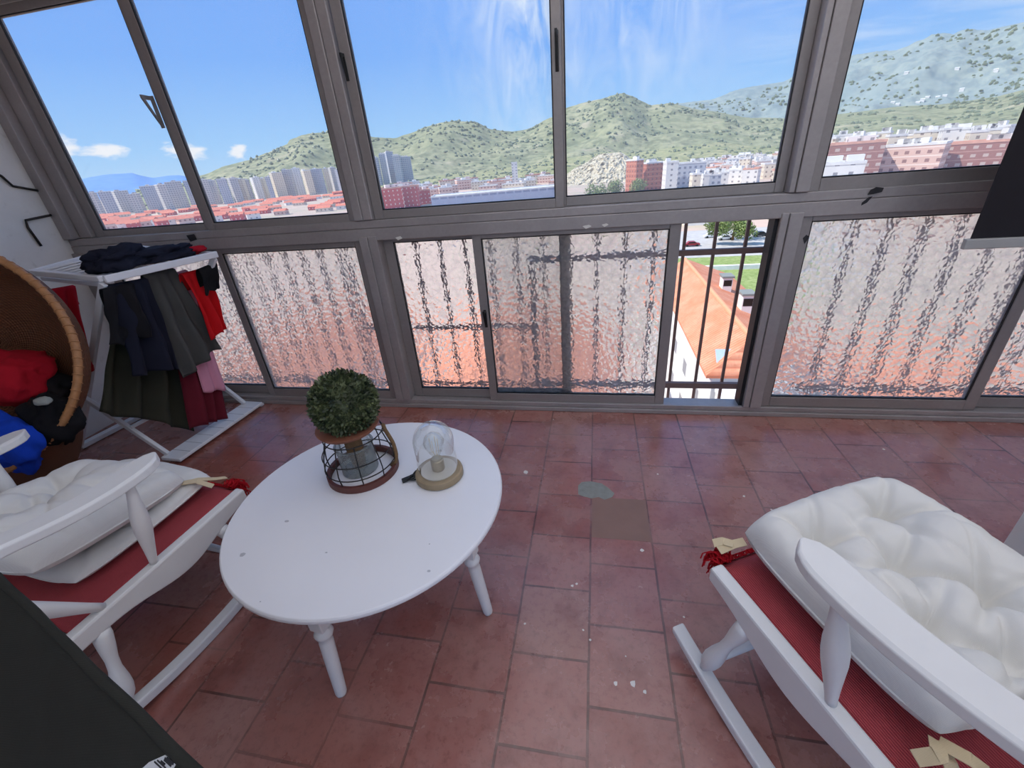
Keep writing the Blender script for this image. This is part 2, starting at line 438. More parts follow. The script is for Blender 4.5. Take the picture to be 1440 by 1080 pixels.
def sash(n, px0, px1, pz0, pz1, track, glass, sl=.05, sr=.05, sb=.045, st=.04, handle=None):
    """pane opening px0..px1, pz0..pz1; stile widths sl, sr, rails sb, st"""
    ya = Y0 + (.018, .055)[track]; yb = ya + .03
    w = thing('window_%d' % n, None, None, ((px0+px1)/2, ya, pz0), 0, None, 'structure')
    ox, oy, oz = w.location
    m = MB()
    m.bb(px0-sl-ox, px0-ox, ya-oy, yb-oy, pz0-sb-oz, pz1+st-oz); m.bb(px1-ox, px1+sr-ox, ya-oy, yb-oy, pz0-sb-oz, pz1+st-oz)
    m.bb(px0-ox, px1-ox, ya-oy, yb-oy, pz0-sb-oz, -.0005); m.bb(px0-ox, px1-ox, ya-oy, yb-oy, pz1-oz, pz1+st-oz)
    m.build('sash_frame', MT['alu_in'], w, bevel=.003)
    g = MB()   # gasket
    e = .005
    for b in ((px0, px0+e, pz0, pz1), (px1-e, px1, pz0, pz1), (px0, px1, pz0, pz0+e), (px0, px1, pz1-e, pz1)):
        g.bb(b[0]-ox, b[1]-ox, .004, .026, b[2]-oz, b[3]-oz)
    g.build('gasket', MT['rubber'], w)
    yc = (ya+yb)/2
    p = MB()
    if glass == 'clear':
        p.add([(px0-ox, yc-oy, 0), (px1-ox, yc-oy, 0), (px1-ox, yc-oy, pz1-oz), (px0-ox, yc-oy, pz1-oz)], [(0,1,2,3)])
        pane = p.build('pane', MT['clear'], w, fix=False)
    else:
        x0, x1, z0, z1, y0, y1 = px0-ox, px1-ox, pz0-oz, pz1-oz, yc-.0025-oy, yc+.0025-oy
        p.bb(x0, x1, y0, y1, z0, z1)
        p.mi = [1]*6; p.mi[2] = 0
        pane = p.build('pane', [MT['hammer_rear' if n == 9 else 'hammer'], MT['hammer_back']], w)
    return w
UZ0, UZ1 = 1.268, 2.352
LZ0, LZ1 = .121, 1.089
w1 = sash(1, -3.171, -2.383, UZ0-.008, UZ1, 1, 'clear', .07, .05)
w2 = sash(2, -2.281, -1.379, UZ0-.006, UZ1, 0, 'clear', .05, .044)
w3 = sash(3, -1.167, -.205, UZ0, UZ1, 0, 'clear', .055, .042)
w4 = sash(4, -.153, .837, UZ0, UZ1, 1, 'clear', .05, .042)
w5 = sash(5, 1.014, 2.02, UZ0+.008, UZ1, 0, 'clear', .047, .05, .056)
w6 = sash(6, 2.05, 3.11, UZ0+.008, UZ1, 1, 'clear', .05, .05, .056)
w7 = sash(7, -3.22, -2.375, LZ0, LZ1-.008, 1, 'hammer', .07, .05, .06)
w8 = sash(8, -2.305, -1.383, LZ0-.004, LZ1-.008, 0, 'hammer', .05, .046, .06)
w9 = sash(9, -1.162, -.19, LZ0, LZ1, 1, 'hammer', .06, .05, .06)
w10 = sash(10, -.623, .371, LZ0-.008, LZ1, 0, 'hammer', .05, .055, .055)
w11 = sash(11, 1.018, 1.985, LZ0, LZ1, 0, 'hammer', .05, .055, .06)
w12 = sash(12, 2.06, 3.10, LZ0, LZ1, 1, 'hammer', .05, .05, .06)
# the thin dark jambs beside the open gap
o = MB().bb(.853, .871, Y0+.02, Y0+.1, .06, 1.136).build('trim_8', MT['rubber']); tag(o, kind='structure')
# latches
def latch(w, px, py, h, out, mat='latch', wd=.016):
    """lever latch: plate on the stile with a slanting grip standing out"""
    y = w.location.y
    c = aty(px, py, y) - Vector(w.location)
    m = MB(); m.bb(c.x-wd/2, c.x+wd/2, -.006, -.0005, c.z-h/2, c.z+h/2)
    b = m.build('latch', MT[mat], w, bevel=.002)
    g = MB(); g.prism([(c.x-.006, -.006, c.z+h*.48), (c.x-.006, -.006-out, c.z+h*.50), (c.x-.006, -.006-out, c.z+h*.40), (c.x-.006, -.006-out*.45, c.z-h*.1), (c.x-.006, -.006, c.z-h*.5), (c.x-.006, -.006, c.z-h*.38), (c.x-.006, -.006-out*.3, c.z-h*.08), (c.x-.006, -.006-out*.72, c.z+h*.36), (c.x-.006, -.006, c.z+h*.36)], (.012, 0, 0))
    g.build('grip', MT[mat], b, bevel=.0015)
latch(w2, 222, 158, .15, .06, wd=.024)
latch(w3, 783, 72, .15, .03, 'black_plastic')
latch(w3, 486, 95, .11, .02, 'black_plastic')
latch(w10, 683, 448, .11, .035, 'black_plastic')
# torn tape and scraps on the rail
def scrap(parent, pts, mat, yy):
    m = MB(); P = [aty(*p, yy) for p in pts]; L = Vector(parent.location)
    m.prism([p-L for p in P], (0, -.0012, 0)); return m.build('tape_scrap', MT[mat], parent)
for pts in ([(1224,267),(1232,263),(1243,264),(1240,270),(1228,273),(1220,274)], [(1212,285),(1222,277),(1227,276),(1219,285),(1211,289)]):
    scrap(t2, pts, 'tape', Y0-.0005)
scrap(w11, [(1129,335),(1134,330),(1137,332),(1135,338),(1131,343)], 'tape', w11.location.y-.0003)
for pts in ([(556,334),(563,332),(566,335),(560,338)], [(819,318),(828,316),(832,318),(824,322)], [(846,316),(853,314),(856,316),(850,319)]):
    scrap(t2, pts, 'grey_label', Y0-.0005)
scrap(t2, [(262,331),(273,329),(277,337),(268,340)], 'tape', Y0-.0005)

# bent wire bracket on the left wall
P = [atx(x, y, XL) for x, y in [(-30,232),(0,248),(16,262),(56,269),(66,281),(72,302),(34,310),(37,320),(56,346)]]
b0 = P[4]
o = thing('wire_bracket', 'black bent wire bracket fixed to the white plaster wall', 'bracket', b0)
m = MB(); m.tube([Vector((.012, p.y-b0.y, p.z-b0.z)) for p in P], .007, 8); m.build('wire', MT['black_metal'], o, smooth=True)
m = MB(); m.tube([Vector((.010, p.y-b0.y+.004, p.z-b0.z)) for p in P[3:6]], .013, 8); m.build('fixing', MT['black_metal'], o, smooth=True)

# ------------------------------------------------------------------ outside grilles
YG = 2.62
def grille(label, x0, x1, xs, z0, z1, rails, gate=None):
    g = thing('window_grille', label, 'grille', ((x0+x1)/2, YG, z0))
    ox, oz = g.location.x, z0
    for x in xs:
        MB().bb(x-ox-.008, x-ox+.008, -.008, .008, .0, z1-oz).build('bar', MT['grille'], g)
    for (a, b, z, th) in rails:
        MB().bb(a-ox, b-ox, -.014, -.0085, z-oz-th/2, z-oz+th/2).build('rail', MT['grille'], g)
    for x in (x0, x1):   # stays back to the wall
        MB().bb(x-ox-.008, x-ox+.008, D+.142-YG, -.0145, .02, .04).build('stay', MT['grille'], g)
    if gate:
        gx0, gx1, gz0, gz1 = gate
        f = MB()
        for b in ((gx0, gx0+.03, gz0, gz1), (gx1-.03, gx1, gz0, gz1), (gx0+.0305, gx1-.0305, gz1-.03, gz1), (gx0+.0305, gx1-.0305, gz0, gz0+.03)):
            f.bb(b[0]-ox, b[1]-ox, -.042, -.0145, b[2]-oz, b[3]-oz)
        gt = f.build('gate_frame', MT['grille'], g)
        hk = aty(1075, 358, YG)
        MB().tube([(hk.x-ox-.012, -.05, hk.z-oz+.03), (hk.x-ox-.004, -.056, hk.z-oz+.045), (hk.x-ox+.006, -.056, hk.z-oz+.03), (hk.x-ox+.004, -.056, hk.z-oz-.04)], .004, 6).build('hook', MT['black_metal'], gt)
    return g
def gx(x, y): return aty(x, y, YG).x
def gz(x, y): return aty(x, y, YG).z
sp = gx(1009.6, 307)-gx(965.8, 308)
xb = gx(965.8, 308)
zb = gz(1000, 540)
grille('dark metal security grille with hinged gate outside the half open window', xb-sp*13, xb+sp*2.75, [xb+sp*i for i in range(-13, 3)], zb-.14, 1.185,
       [(xb-sp*13, xb+sp*2.75, zb-.012, .03), (xb-sp*13, gx(748, 420), gz(660, 459), .026), (xb-sp*13, xb+sp*2.75, 1.165, .03)],
       (gx(748, 430), gx(1083, 420), gz(1000, 541), gz(1083.7, 345)))
xc = gx(1140, 537); sc_ = (gx(1358, 537)-gx(1140, 537))/5
grille('dark metal security grille outside the frosted pane below the dark blind', xc-sc_*.6, xc+sc_*13, [xc+sc_*i for i in range(0, 13)], zb-.14, 1.185,
       [(xc-sc_*.6, xc+sc_*13, gz(1250, 545), .034), (xc-sc_*.6, xc+sc_*13, 1.165, .03)])
xa = gx(500, 400)
grille('dark metal security grille outside the frosted panes by the drying rack', -3.9, -1.62, [-1.66-.135*i for i in range(0, 17)], zb-.14, 1.185,
       [(-3.9, -1.62, zb-.0, .034), (-3.9, -1.62, 1.165, .03)])

# ------------------------------------------------------------------ dark roller blind
bx0, by = 1.452, 2.05
o = thing('roller_blind', 'dark roller blind with pale bottom bar hanging before the window', 'blind', (bx0+.75, by, 1.0))
MB().bb(-.735, .75, -.0015, .0015, .04, 1.40).build('blind_fabric', MT['blind_dark'], o)
bar = MB().bb(-.752, .77, -.011, .011, .0, .0395); bar.build('bottom_bar', MT['blind_bar'], o, bevel=.004)
MB().cyl((-.75, 0, 1.425), (.76, 0, 1.425), .024, n=20).build('roller', MT['blind_bar'], o, smooth=False)
MB().bb(-.765, -.7515, -.03, .03, 1.38, 1.469).build('wall_mount', MT['blind_bar'], o)
MB().bb(.7615, .775, -.03, .03, 1.38, 1.469).build('wall_mount', MT['blind_bar'], o)

# ------------------------------------------------------------------ round table
TZ, TR = .50, .445
TC = Vector((-.733, .978))
tb = thing('coffee_table', 'round white coffee table with turned legs on the tiles', 'table', (TC.x, TC.y, 0))
n = 96
prof = [(.0, TR-.006), (.25, TR-.001), (.5, TR), (.75, TR-.001), (1, TR-.005)]
MB().lathe((0,0,TZ-.022), (0,0,TZ), prof, n).build('tabletop', MT['table_white'], tb, bevel=.002)
ang0 = math.atan2(.925-.604, .752-.35)
legs = []
for k in range(4):
    a = ang0 - PI*.75 + k*PI/2
    fx, fy = .368*math.cos(a), .368*math.sin(a); tx, ty = .335*math.cos(a), .335*math.sin(a)
    m = MB(); m.lathe((fx, fy, 0), (.985*tx+.015*fx, .985*ty+.015*fy, TZ-.205), [(0,.0155),(.03,.0175),(.12,.018),(.45,.020),(.80,.021),(.86,.019),(.875,.024),(.915,.028),(.955,.024),(.97,.020),(1,.020)], 20)
    l = m.build('leg', MT['white_paint'], tb, smooth=True)
    q = MB(); R = Matrix.Rotation(a, 3, 'Z')
    q.box((tx, ty, TZ-.1136), (.046, .046, .1822), R); q.build('leg_block', MT['white_paint'], l, bevel=.003)
    legs.append((tx, ty))
for k in range(4):
    a, b = Vector((*legs[k], 0)), Vector((*legs[(k+1) % 4], 0)); d = (b-a).normalized()
    MB().beam(a + d*.03 + Vector((0,0,TZ-.052)), b - d*.03 + Vector((0,0,TZ-.052)), .018, .056).build('apron', MT['white_paint'], tb)

# scuffs on the tabletop
sm = MB()
for x, y, r in [(341,780,.012),(459,777,.004),(366,846,.003),(603,803,.006),(604,765,.003),(403,733,.008)]:
    c = atz(x, y, TZ); sm.prism([(c.x-TC.x+r*(.5+.7*random.random())*math.cos(2*PI*i/7), c.y-TC.y+r*.6*math.sin(2*PI*i/7), TZ) for i in range(7)], (0,0,.0004))
MT['scuff'] = simple('scuff', (176, 178, 184), .5)
tag(sm.build('scuff_mark', MT['scuff'], tb), kind='stuff')

# ------------------------------------------------------------------ wire lantern with topiary ball
LC = atz(515, 662, TZ); LC = Vector((-.815, 1.095, TZ+.0008))
la = thing('wire_lantern', 'black wire lantern with rust-brown base ring and rope on white table', 'lantern', LC)
RB = .125
m = MB(); m.grid(lambda u, v: (Vector((math.cos(2*PI*u), math.sin(2*PI*u), 0))*((RB, RB, RB-.012, RB-.012, RB)[int(round(v*4))]) + Vector((0,0,(0,.024,.024,0,0)[int(round(v*4))]))), 48, 5, True)
m.build('base_ring', MT['brown_wood'], la, smooth=False)
# wires: ribs and hoops
hts = [(.022, .116), (.075, .122), (.115, .110), (.15, .10)]
def rad(z):
    pts = [(0.022, .117), (.06, .122), (.1, .117), (.14, .105), (.165, .098)]
    for (a, ra), (b, rb) in zip(pts, pts[1:]):
        if a <= z <= b: return ra+(rb-ra)*(z-a)/(b-a)
    return pts[-1][1]
for k in range(10):
    a = 2*PI*k/10+.2
    MB().tube([(rad(z)*math.cos(a), rad(z)*math.sin(a), z) for z in [.0245+.02*i for i in range(8)]], .0022, 6).build('wire_rib', MT['black_metal'], la, smooth=True)
for z in (.05, .1, .165):
    r = rad(z)+.0018
    MB().tube([(r*math.cos(2*PI*i/48), r*math.sin(2*PI*i/48), z) for i in range(48)], .0022, 6, True).build('wire_hoop', MT['black_metal'], la, smooth=True)
# rope on the right side
rp = []
for i in range(14):
    t = i/13; z = .02+.16*t; r = rad(min(z,.16))+.006
    rp.append((r*math.cos(.12+.25*math.sin(t*2)), r*math.sin(.12+.25*math.sin(t*2)), z))
MB().tube(rp, .007, 8).build('rope_handle', MT['rope'], la, smooth=True)
# glass jar holding the ball's stem
J = LC + Vector((-.02, .012, .0002))
ja = thing('glass_jar', 'small clear glass jar inside the wire lantern', 'jar', J)
m = MB(); m.grid(lambda u, v: Vector((.064*math.cos(2*PI*u), .064*math.sin(2*PI*u), .004+.104*v)), 40, 4, True)
MT['jarglass'] = None
def m_jar():
    k = NT('cloudy jar glass')
    tr = k.n('ShaderNodeBsdfTransparent', {'Color': (.85, .88, .87)})
    pr = k.n('ShaderNodeBsdfPrincipled', {'Base Color': lin((170, 176, 176)), 'Roughness': .12})
    lw = k.n('ShaderNodeLayerWeight', {'Blend': .4}).outputs['Facing']
    f = k.math('ADD', k.math('MULTIPLY', lw, .5), k.math('MULTIPLY', k.noise(k.coord(), 14, 4), .55))
    return k.done(k.n('ShaderNodeMixShader', {0: f, 1: tr.outputs[0], 2: pr.outputs[0]}).outputs[0])
MT['jarglass'] = m_jar()
m.build('jar_wall', MT['jarglass'], ja, smooth=True)
MB().lathe((0,0,.0), (0,0,.0035), [(0,.058),(.4,.064),(1,.064)], 40).build('jar_base', MT['jarglass'], ja)
MB().tube([(.065*math.cos(2*PI*i/40), .065*math.sin(2*PI*i/40), .11) for i in range(40)], .004, 8, True).build('jar_rim', MT['jarglass'], ja, smooth=True)
# topiary
tp = thing('topiary_ball', 'round green topiary ball in a terracotta dish above the wire lantern', 'plant', LC + Vector((-.02, .012, .169)))
MB().lathe((0,0,0), (0,0,.022), [(0,.084),(.3,.098),(.8,.106),(1,.107)], 48).build('dish', MT['terracotta'], tp)
MB().lathe((0,0,-.16), (0,0,-.0005), [(0,.022),(.5,.03),(1,.03)], 12).build('stem', MT['rope'], tp, smooth=True)
BR, BC = .106, Vector((0.012, 0, .108))
m = MB(); m.ball(BC, BR*.86, 3, .08)
for i in range(4200):
    g = i*2.399963; zz = 1-2*(i+.5)/4200
    d = Vector((math.sqrt(1-zz*zz)*math.cos(g), math.sqrt(1-zz*zz)*math.sin(g), zz))
    d = (d+Vector((random.gauss(0,.05), random.gauss(0,.05), random.gauss(0,.05)))).normalized()
    if BC.z+BR*d.z < .026: continue
    r = BR*(.84+.18*random.random())*(1+.05*noise.noise(d*3))
    p = BC + d*r
    t = Vector((random.gauss(0,1), random.gauss(0,1), random.gauss(0,1))).cross(d).normalized()
    dd = (d*.8+t*random.uniform(-.9,.9)).normalized(); s = dd.cross(Vector((random.gauss(0,1), random.gauss(0,1), random.gauss(0,1)))).normalized()
    L = random.uniform(.010, .016); W = L*.36
    m.add([p, p+dd*L*.5+s*W, p+dd*L, p+dd*L*.5-s*W], [(0,1,2,3)])
m.build('foliage', MT['boxwood'], tp, fix=False)

# ------------------------------------------------------------------ cloche lamp
PC = Vector((-.524, 1.092, TZ+.0008))
lp = thing('cloche_lamp', 'glass dome lamp with wooden base beside the lantern', 'lamp', PC)
MB().lathe((0,0,0), (0,0,.026), [(0,.080),(.12,.083),(.6,.083),(.9,.081),(1,.076)], 56).build('lamp_base', MT['wood_base'], lp)
MT['lamp_inset'] = simple('pale lamp plate', (196, 190, 176), .6)
MB().lathe((0,0,.0262), (0,0,.029), [(0,.062),(1,.061)], 48).build('base_plate', MT['lamp_inset'], lp)
MB().lathe((0,0,.0292), (0,0,.075), [(0,.021),(.05,.0225),(.85,.0225),(.9,.019),(1,.0185)], 28).build('bulb_socket', MT['socket'], lp)
def bulbp(t):
    prof = [(0,.013),(.12,.013),(.3,.024),(.5,.033),(.68,.036),(.85,.028),(.95,.016),(1,.002)]
    return prof
bl = MB(); bl.lathe((0,0,.0755), (0,0,.178), bulbp(0), 28); b_ = bl.build('light_bulb', MT['lampglass'], lp, smooth=True)
MT['filament'] = simple('filament', (226, 200, 150), .5)
f = MB()
for k in range(4):
    a = k*PI/2
    f.tube([(.003*math.cos(a), .003*math.sin(a), .085), (.013*math.cos(a), .013*math.sin(a), .105), (.014*math.cos(a), .014*math.sin(a), .155)], .0009, 5)
f.build('filament', MT['filament'], b_)
Rg, Hg = .068, .215
def dome(u, v):
    a = 2*PI*u
    if v < .55: z = .0265 + (Hg-Rg-.0265)*v/.55; r = Rg
    else:
        t = (v-.55)/.45*PI/2*.99; z = Hg-Rg+Rg*math.sin(t); r = Rg*math.cos(t)
    return Vector((r*math.cos(a), r*math.sin(a), z))
m = MB(); m.grid(dome, 48, 24, True); m.build('glass_dome', MT['lampglass'], lp, smooth=True)
# coiled black cord lying beside the base
c0 = atz(583, 674, TZ) - PC
pts = []
for i in range(90):
    t = i/89; a = t*9*PI
    pts.append((c0.x + .016*math.cos(a)*(1-.3*t) + .01*math.sin(3.1*a*.31), c0.y + .012*math.sin(a) + .012*(t-.5), .0045+.016*t+.003*math.sin(a*1.7)))
pts = [(-.07, -.02, .006)] + pts
MB().tube(pts, .0032, 6).build('cord', MT['black_plastic'], lp, smooth=True)
MB().box((c0.x-.022, c0.y-.012, .0085), (.034, .014, .014), Matrix.Rotation(.7, 3, 'Z')).build('plug', MT['black_plastic'], lp, bevel=.003)

# ------------------------------------------------------------------ rocking chairs
SPIN = [(0,.011),(.06,.012),(.2,.016),(.42,.0235),(.52,.0245),(.62,.023),(.8,.016),(.94,.0125),(1,.012)]
LEGP = [(0,.012),(.05,.014),(.14,.024),(.24,.0265),(.34,.024),(.5,.0165),(.62,.016),(.78,.021),(.92,.024),(1,.022)]
def rocking_chair(name, label, loc, rz, wf, wr, rock, out_r=0):
    ch = thing(name, label, 'chair', (*loc, 0), rz)
    Wd = .34
    y0, y1 = -.42, .265
    def top(y): return wr + (wf-wr)*(y-y0)/(y1-y0)
    def belly(y):
        t = (y-y0)/(y1-y0)
        return .045 + .062*math.exp(-((t-.60)/.24)**2) + .012*math.exp(-((t-.1)/.2)**2)
    for s in (-1, 1):
        ys = [y0+(y1-y0)*i/30 for i in range(31)]
        out = [(s*Wd-.02, y, top(y)) for y in ys] + [(s*Wd-.02, y, top(y)-belly(y)) for y in reversed(ys)]
        MB().prism(out, (.04, 0, 0)).build('side_rail', MT['white_paint'], ch, bevel=.007)
    # seat slats between the rails
    for i in range(6):
        y = -.33+.55*i/5
        MB().box((0, y, top(y)-.042), (2*Wd-.0404, .075, .016)).build('seat_slat', MT['white_paint'], ch, bevel=.003)
    # rockers
    def rz_(y): return .0005 + (y+.07+rock)**2/2.6
    RX = .385
    for s in (-1, 1):
        ys = [-.52+.84*i/28 for i in range(29)]
        out = [(s*RX-.021, y, rz_(y)) for y in ys] + [(s*RX-.021, y, rz_(y)+.036-.010*abs((y+.1)/.42)**3) for y in reversed(ys)]
        MB().prism(out, (.042, 0, 0)).build('rocker', MT['white_paint'], ch, bevel=.006)
        for (yb, yt) in ((.195, .135), (-.335, -.27)):
            MB().lathe((s*RX, yb, rz_(yb)+.036), (s*(Wd+.0), yt, top(yt)-belly(yt)+.001), LEGP, 20).build('leg', MT['white_paint'], ch, smooth=True)
        # arm support spindle, then the arm
        MB().lathe((s*Wd, -.08, top(-.08)-.001), (s*(.368+(out_r if s > 0 else 0)), -.035, .684), SPIN, 20).build('arm_spindle', MT['white_paint'], ch, smooth=True)
        aw = []
        N = 26
        for i in range(N+1):
            t = i/N; y = .075 - .54*t
            w = .046*min(1, math.sqrt(max(0, 1-(1-min(1, t/.14))**2)))*(1-.30*max(0, t-.25))
            aw.append((y, max(w, .006), s*(.345+.012*math.sin(t*PI)+(out_r if s > 0 else 0)), .718-.012*math.sin(min(1,t*1.4)*PI)+.03*t*t))
        vs = []; fs = []
        for (y, w, xc, z) in aw:
            hh = .033
            for dx, dz in ((-w, .004), (-w*.82, .0), (w*.82, .0), (w, .004), (w, hh-.006), (w*.8, hh), (-w*.8, hh), (-w, hh-.006)):
                vs.append((xc+dx, y, z-.033+dz))
        K = 8
        for i in range(N):
            for k in range(K):
                fs.append((i*K+k, i*K+(k+1) % K, (i+1)*K+(k+1) % K, (i+1)*K+k))
        fs.append(tuple(range(K-1, -1, -1))); fs.append(tuple(range(N*K, N*K+K)))
        MB().add(vs, fs).build('armrest', MT['white_paint'], ch, smooth=False, bevel=.003)
        # raked back post
        MB().lathe((s*Wd, -.235, top(-.235)-.001), (s*.36, -.80, 1.09), [(0,.012),(.04,.014),(.22,.027),(.36,.024),(.5,.02),(.7,.019),(.97,.018),(1,.017)], 20).build('back_post', MT['white_paint'], ch, smooth=True)
    out = [(x, -.755-.02*math.cos(x*4), .995+.11-.1*abs(x/.36)**2.2) for x in [.345-.69*i/24 for i in range(25)]]
    MB().prism([(x, -.745, .985) for x in (-.335, .335)] + [(x, y-.02, z) for x, y, z in out], (0, .03, -.02)).build('crest_rail', MT['white_paint'], ch, bevel=.004)
    for i in range(5):
        x = -.22+.11*i
        MB().lathe((x, -.33, top(-.33)-.02), (x*1.05, -.735, .975), [(0,.009),(.3,.013),(.6,.011),(1,.009)], 12).build('back_spindle', MT['white_paint'], ch, smooth=True)
    MB().box((0, -.335, top(-.335)-.033), (2*Wd-.0404, .03, .05)).build('back_rail', MT['white_paint'], ch)
    # cross stretchers near the rockers
    for yb in (.18, -.32):
        MB().lathe((-RX+.01, yb, rz_(yb)+.085), (RX-.01, yb, rz_(yb)+.085), [(0,.009),(.3,.014),(.5,.016),(.7,.014),(1,.009)], 14).build('stretcher', MT['white_paint'], ch, smooth=True)
    return ch, top, Wd

def cushion(w, d, t, tufts, seed, puff=1.0, res=84, dimple=.8):
    """tufted box cushion, base at z = 0, closed mesh"""
    m = MB()
    def prof(u, v):
        a = max(0, 1-abs(u)**5.0); b = max(0, 1-abs(v)**5.0)
        return (a*b)**.42
    def xy(u, v):
        k = 1-.035*(abs(v)**2)*1; l = 1-.035*(abs(u)**2)
        # corners pulled out to points
        c = 1-.045*(abs(u)*abs(v))**4
        return w/2*u*k*c, d/2*v*l*c
    def h(u, v):
        x, y = w/2*u, d/2*v
        p = prof(u, v)
        s = 1.0; cr = 0
        for (tx, ty) in tufts:
            dx, dy = x-tx, y-ty; r = math.hypot(dx, dy)
            s -= dimple*(math.exp(-(r/.034)**1.2)*.62+math.exp(-(r/.085)**2)*.62)
            an = math.atan2(dy, dx)
            for k in range(5):
                a0 = k*2*PI/5 + (seed*1.7 + tx*37 + ty*53)
                da = math.atan2(math.sin(an-a0), math.cos(an-a0))
                cr += math.exp(-(r*da/.012)**2)*math.exp(-(r/.12)**2)*min(1, r/.02)
        nn = noise.noise(Vector((x*7, y*7, seed)))*.12 + noise.noise(Vector((x*17, y*9, seed+3)))*.06 - .05*max(0, 1-abs(noise.noise(Vector((x*6+y*3, y*5, seed+6))))*9)
        edge = math.exp(-((1-max(abs(u), abs(v)))/.12))
        wr = edge*.10*noise.noise(Vector((u*9, v*9, seed+9)))
        return p*(max(.12, s)*puff + nn + wr - .27*min(1.4, cr))
    def f(i, j):
        u = math.sin((2*i-1)*PI/2*.999); v = math.sin((2*j-1)*PI/2*.999)
        u = .5*u+.5*(2*i-1); v = .5*v+.5*(2*j-1)
        return u, v
    def tp(i, j):
        u, v = f(i, j); x, y = xy(u, v); return Vector((x, y, t*.33 + t*.67*h(u, v)))
    def bt(i, j):
        u, v = f(i, j); x, y = xy(u, v); return Vector((x, y, t*.33 - t*.33*prof(u, v)))
    m.grid(tp, res, res)
    off = len(m.v)
    m.grid(bt, res//2, res//2)
    return m
def cushion_thing(name, label, chair, c, w, d, t, tufts, seed, tilt=0, yaw=0, ties=(), group=None, roll=0, **kw):
    p = chair.matrix_basis @ Vector(c)
    o = thing(name, label, 'cushion', p, 0, group)
    o.rotation_euler = (chair.matrix_basis.to_3x3() @ Euler((tilt, roll, yaw)).to_matrix()).to_euler()
    cushion(w, d, t, tufts, seed, **kw).build('cushion_body', MT['cushion'], o, smooth=True, fix=False)
    # seam piping
    N = 80; pts = []
    for i in range(N):
        a = 2*PI*i/N; ca, sa = math.cos(a), math.sin(a); k = 1/max(abs(ca), abs(sa))
        k = min(k, 1/(abs(ca)**9+abs(sa)**9)**(1/9))
        u, v = ca*k, sa*k
        kk = 1-.035*v*v; ll = 1-.035*u*u; c_ = 1-.045*(abs(u)*abs(v))**4
        pts.append((w/2*u*kk*c_, d/2*v*ll*c_, t*.33))
    MB().tube(pts, .0035, 6, True).build('piping', MT['cushion'], o, smooth=True)
    for tie in ties:
        m = MB()
        for pts in tie:
            P = [Vector(q) for q in pts]
            L = []
            for a, b in zip(P, P[1:]):
                for i in range(6): L.append(a.lerp(b, i/6))
            L.append(P[-1])
            vs = []; wdt = .013
            for i, q in enumerate(L):
                tg = (L[min(i+1, len(L)-1)]-L[max(i-1, 0)]).normalized(); sd = tg.cross(Vector((0,0,1)))
                sd = sd.normalized() if sd.length > 1e-3 else Vector((1,0,0))
                vs += [q+sd*wdt, q-sd*wdt, q-sd*wdt+Vector((0,0,-.002)), q+sd*wdt+Vector((0,0,-.002))]
            n = len(L); fs = []
            for i in range(n-1):
                for k in range(4): fs.append((i*4+k, i*4+(k+1) % 4, (i+1)*4+(k+1) % 4, (i+1)*4+k))
            fs += [(3,2,1,0), ((n-1)*4, (n-1)*4+1, (n-1)*4+2, (n-1)*4+3)]
            m.add(vs, fs)
        m.build('tie_ribbon', MT['tie'], o)
    return o
def seat_runner(label, chair, top, Wd):
    o = thing('seat_runner', label, 'runner', chair.matrix_basis @ Vector((0, 0, top(0)+.001)), 0)
    o.rotation_euler = chair.rotation_euler
    zb = top(0)+.001
    def f(u, v):
        x = (2*u-1)*(Wd-.024); y = .285-.60*v
        if y > .245: z = top(.245)-.010-(y-.245)*.7
        else: z = top(y)-.010
        z += .003*noise.noise(Vector((x*12, y*12, 1))) - .008*(1-(x/Wd)**2)
        return Vector((x, y, z-zb))
    m = MB(); m.grid(f, 40, 40); m.build('runner_cloth', MT['runner'], o, smooth=True, solid=.006)
    fr = MB()
    for i in range(150):
        x = -(Wd-.022)+2*(Wd-.022)*i/149
        b = Vector((x, .281, top(.265)-.035-zb+.004)); L = random.uniform(.035, .055)
        q = [b, b+Vector((random.uniform(-.006,.006), .014, -.004)), b+Vector((random.uniform(-.012,.012), .024, -L*.5)), b+Vector((random.uniform(-.016,.016), .022, -L))]
        fr.tube(q, .0019, 4)
    MT.setdefault('fringe', cloth('red fringe', (170, 18, 30), var=.25))
    tag(fr.build('fringe', MT['fringe'], o), kind='stuff')
    # bunched corners of the fringe beside the rails
    for s in (-1, 1):
        m = MB()
        for i in range(70):
            a = random.uniform(0, 2*PI); b = Vector((s*(Wd-.05)+random.uniform(-.04,.012), .265+random.uniform(0,.03), top(.26)-.008-zb+random.uniform(-.01,.012)))
            L = random.uniform(.02, .04)
            m.tube([b, b+Vector((math.cos(a)*L*.4, .012, .006)), b+Vector((math.cos(a)*L*.8, .028, -L*.5)), b+Vector((math.cos(a)*L, .026, -L))], .002, 4)
        tag(m.build('fringe', MT['fringe'], o), kind='stuff')
    return o

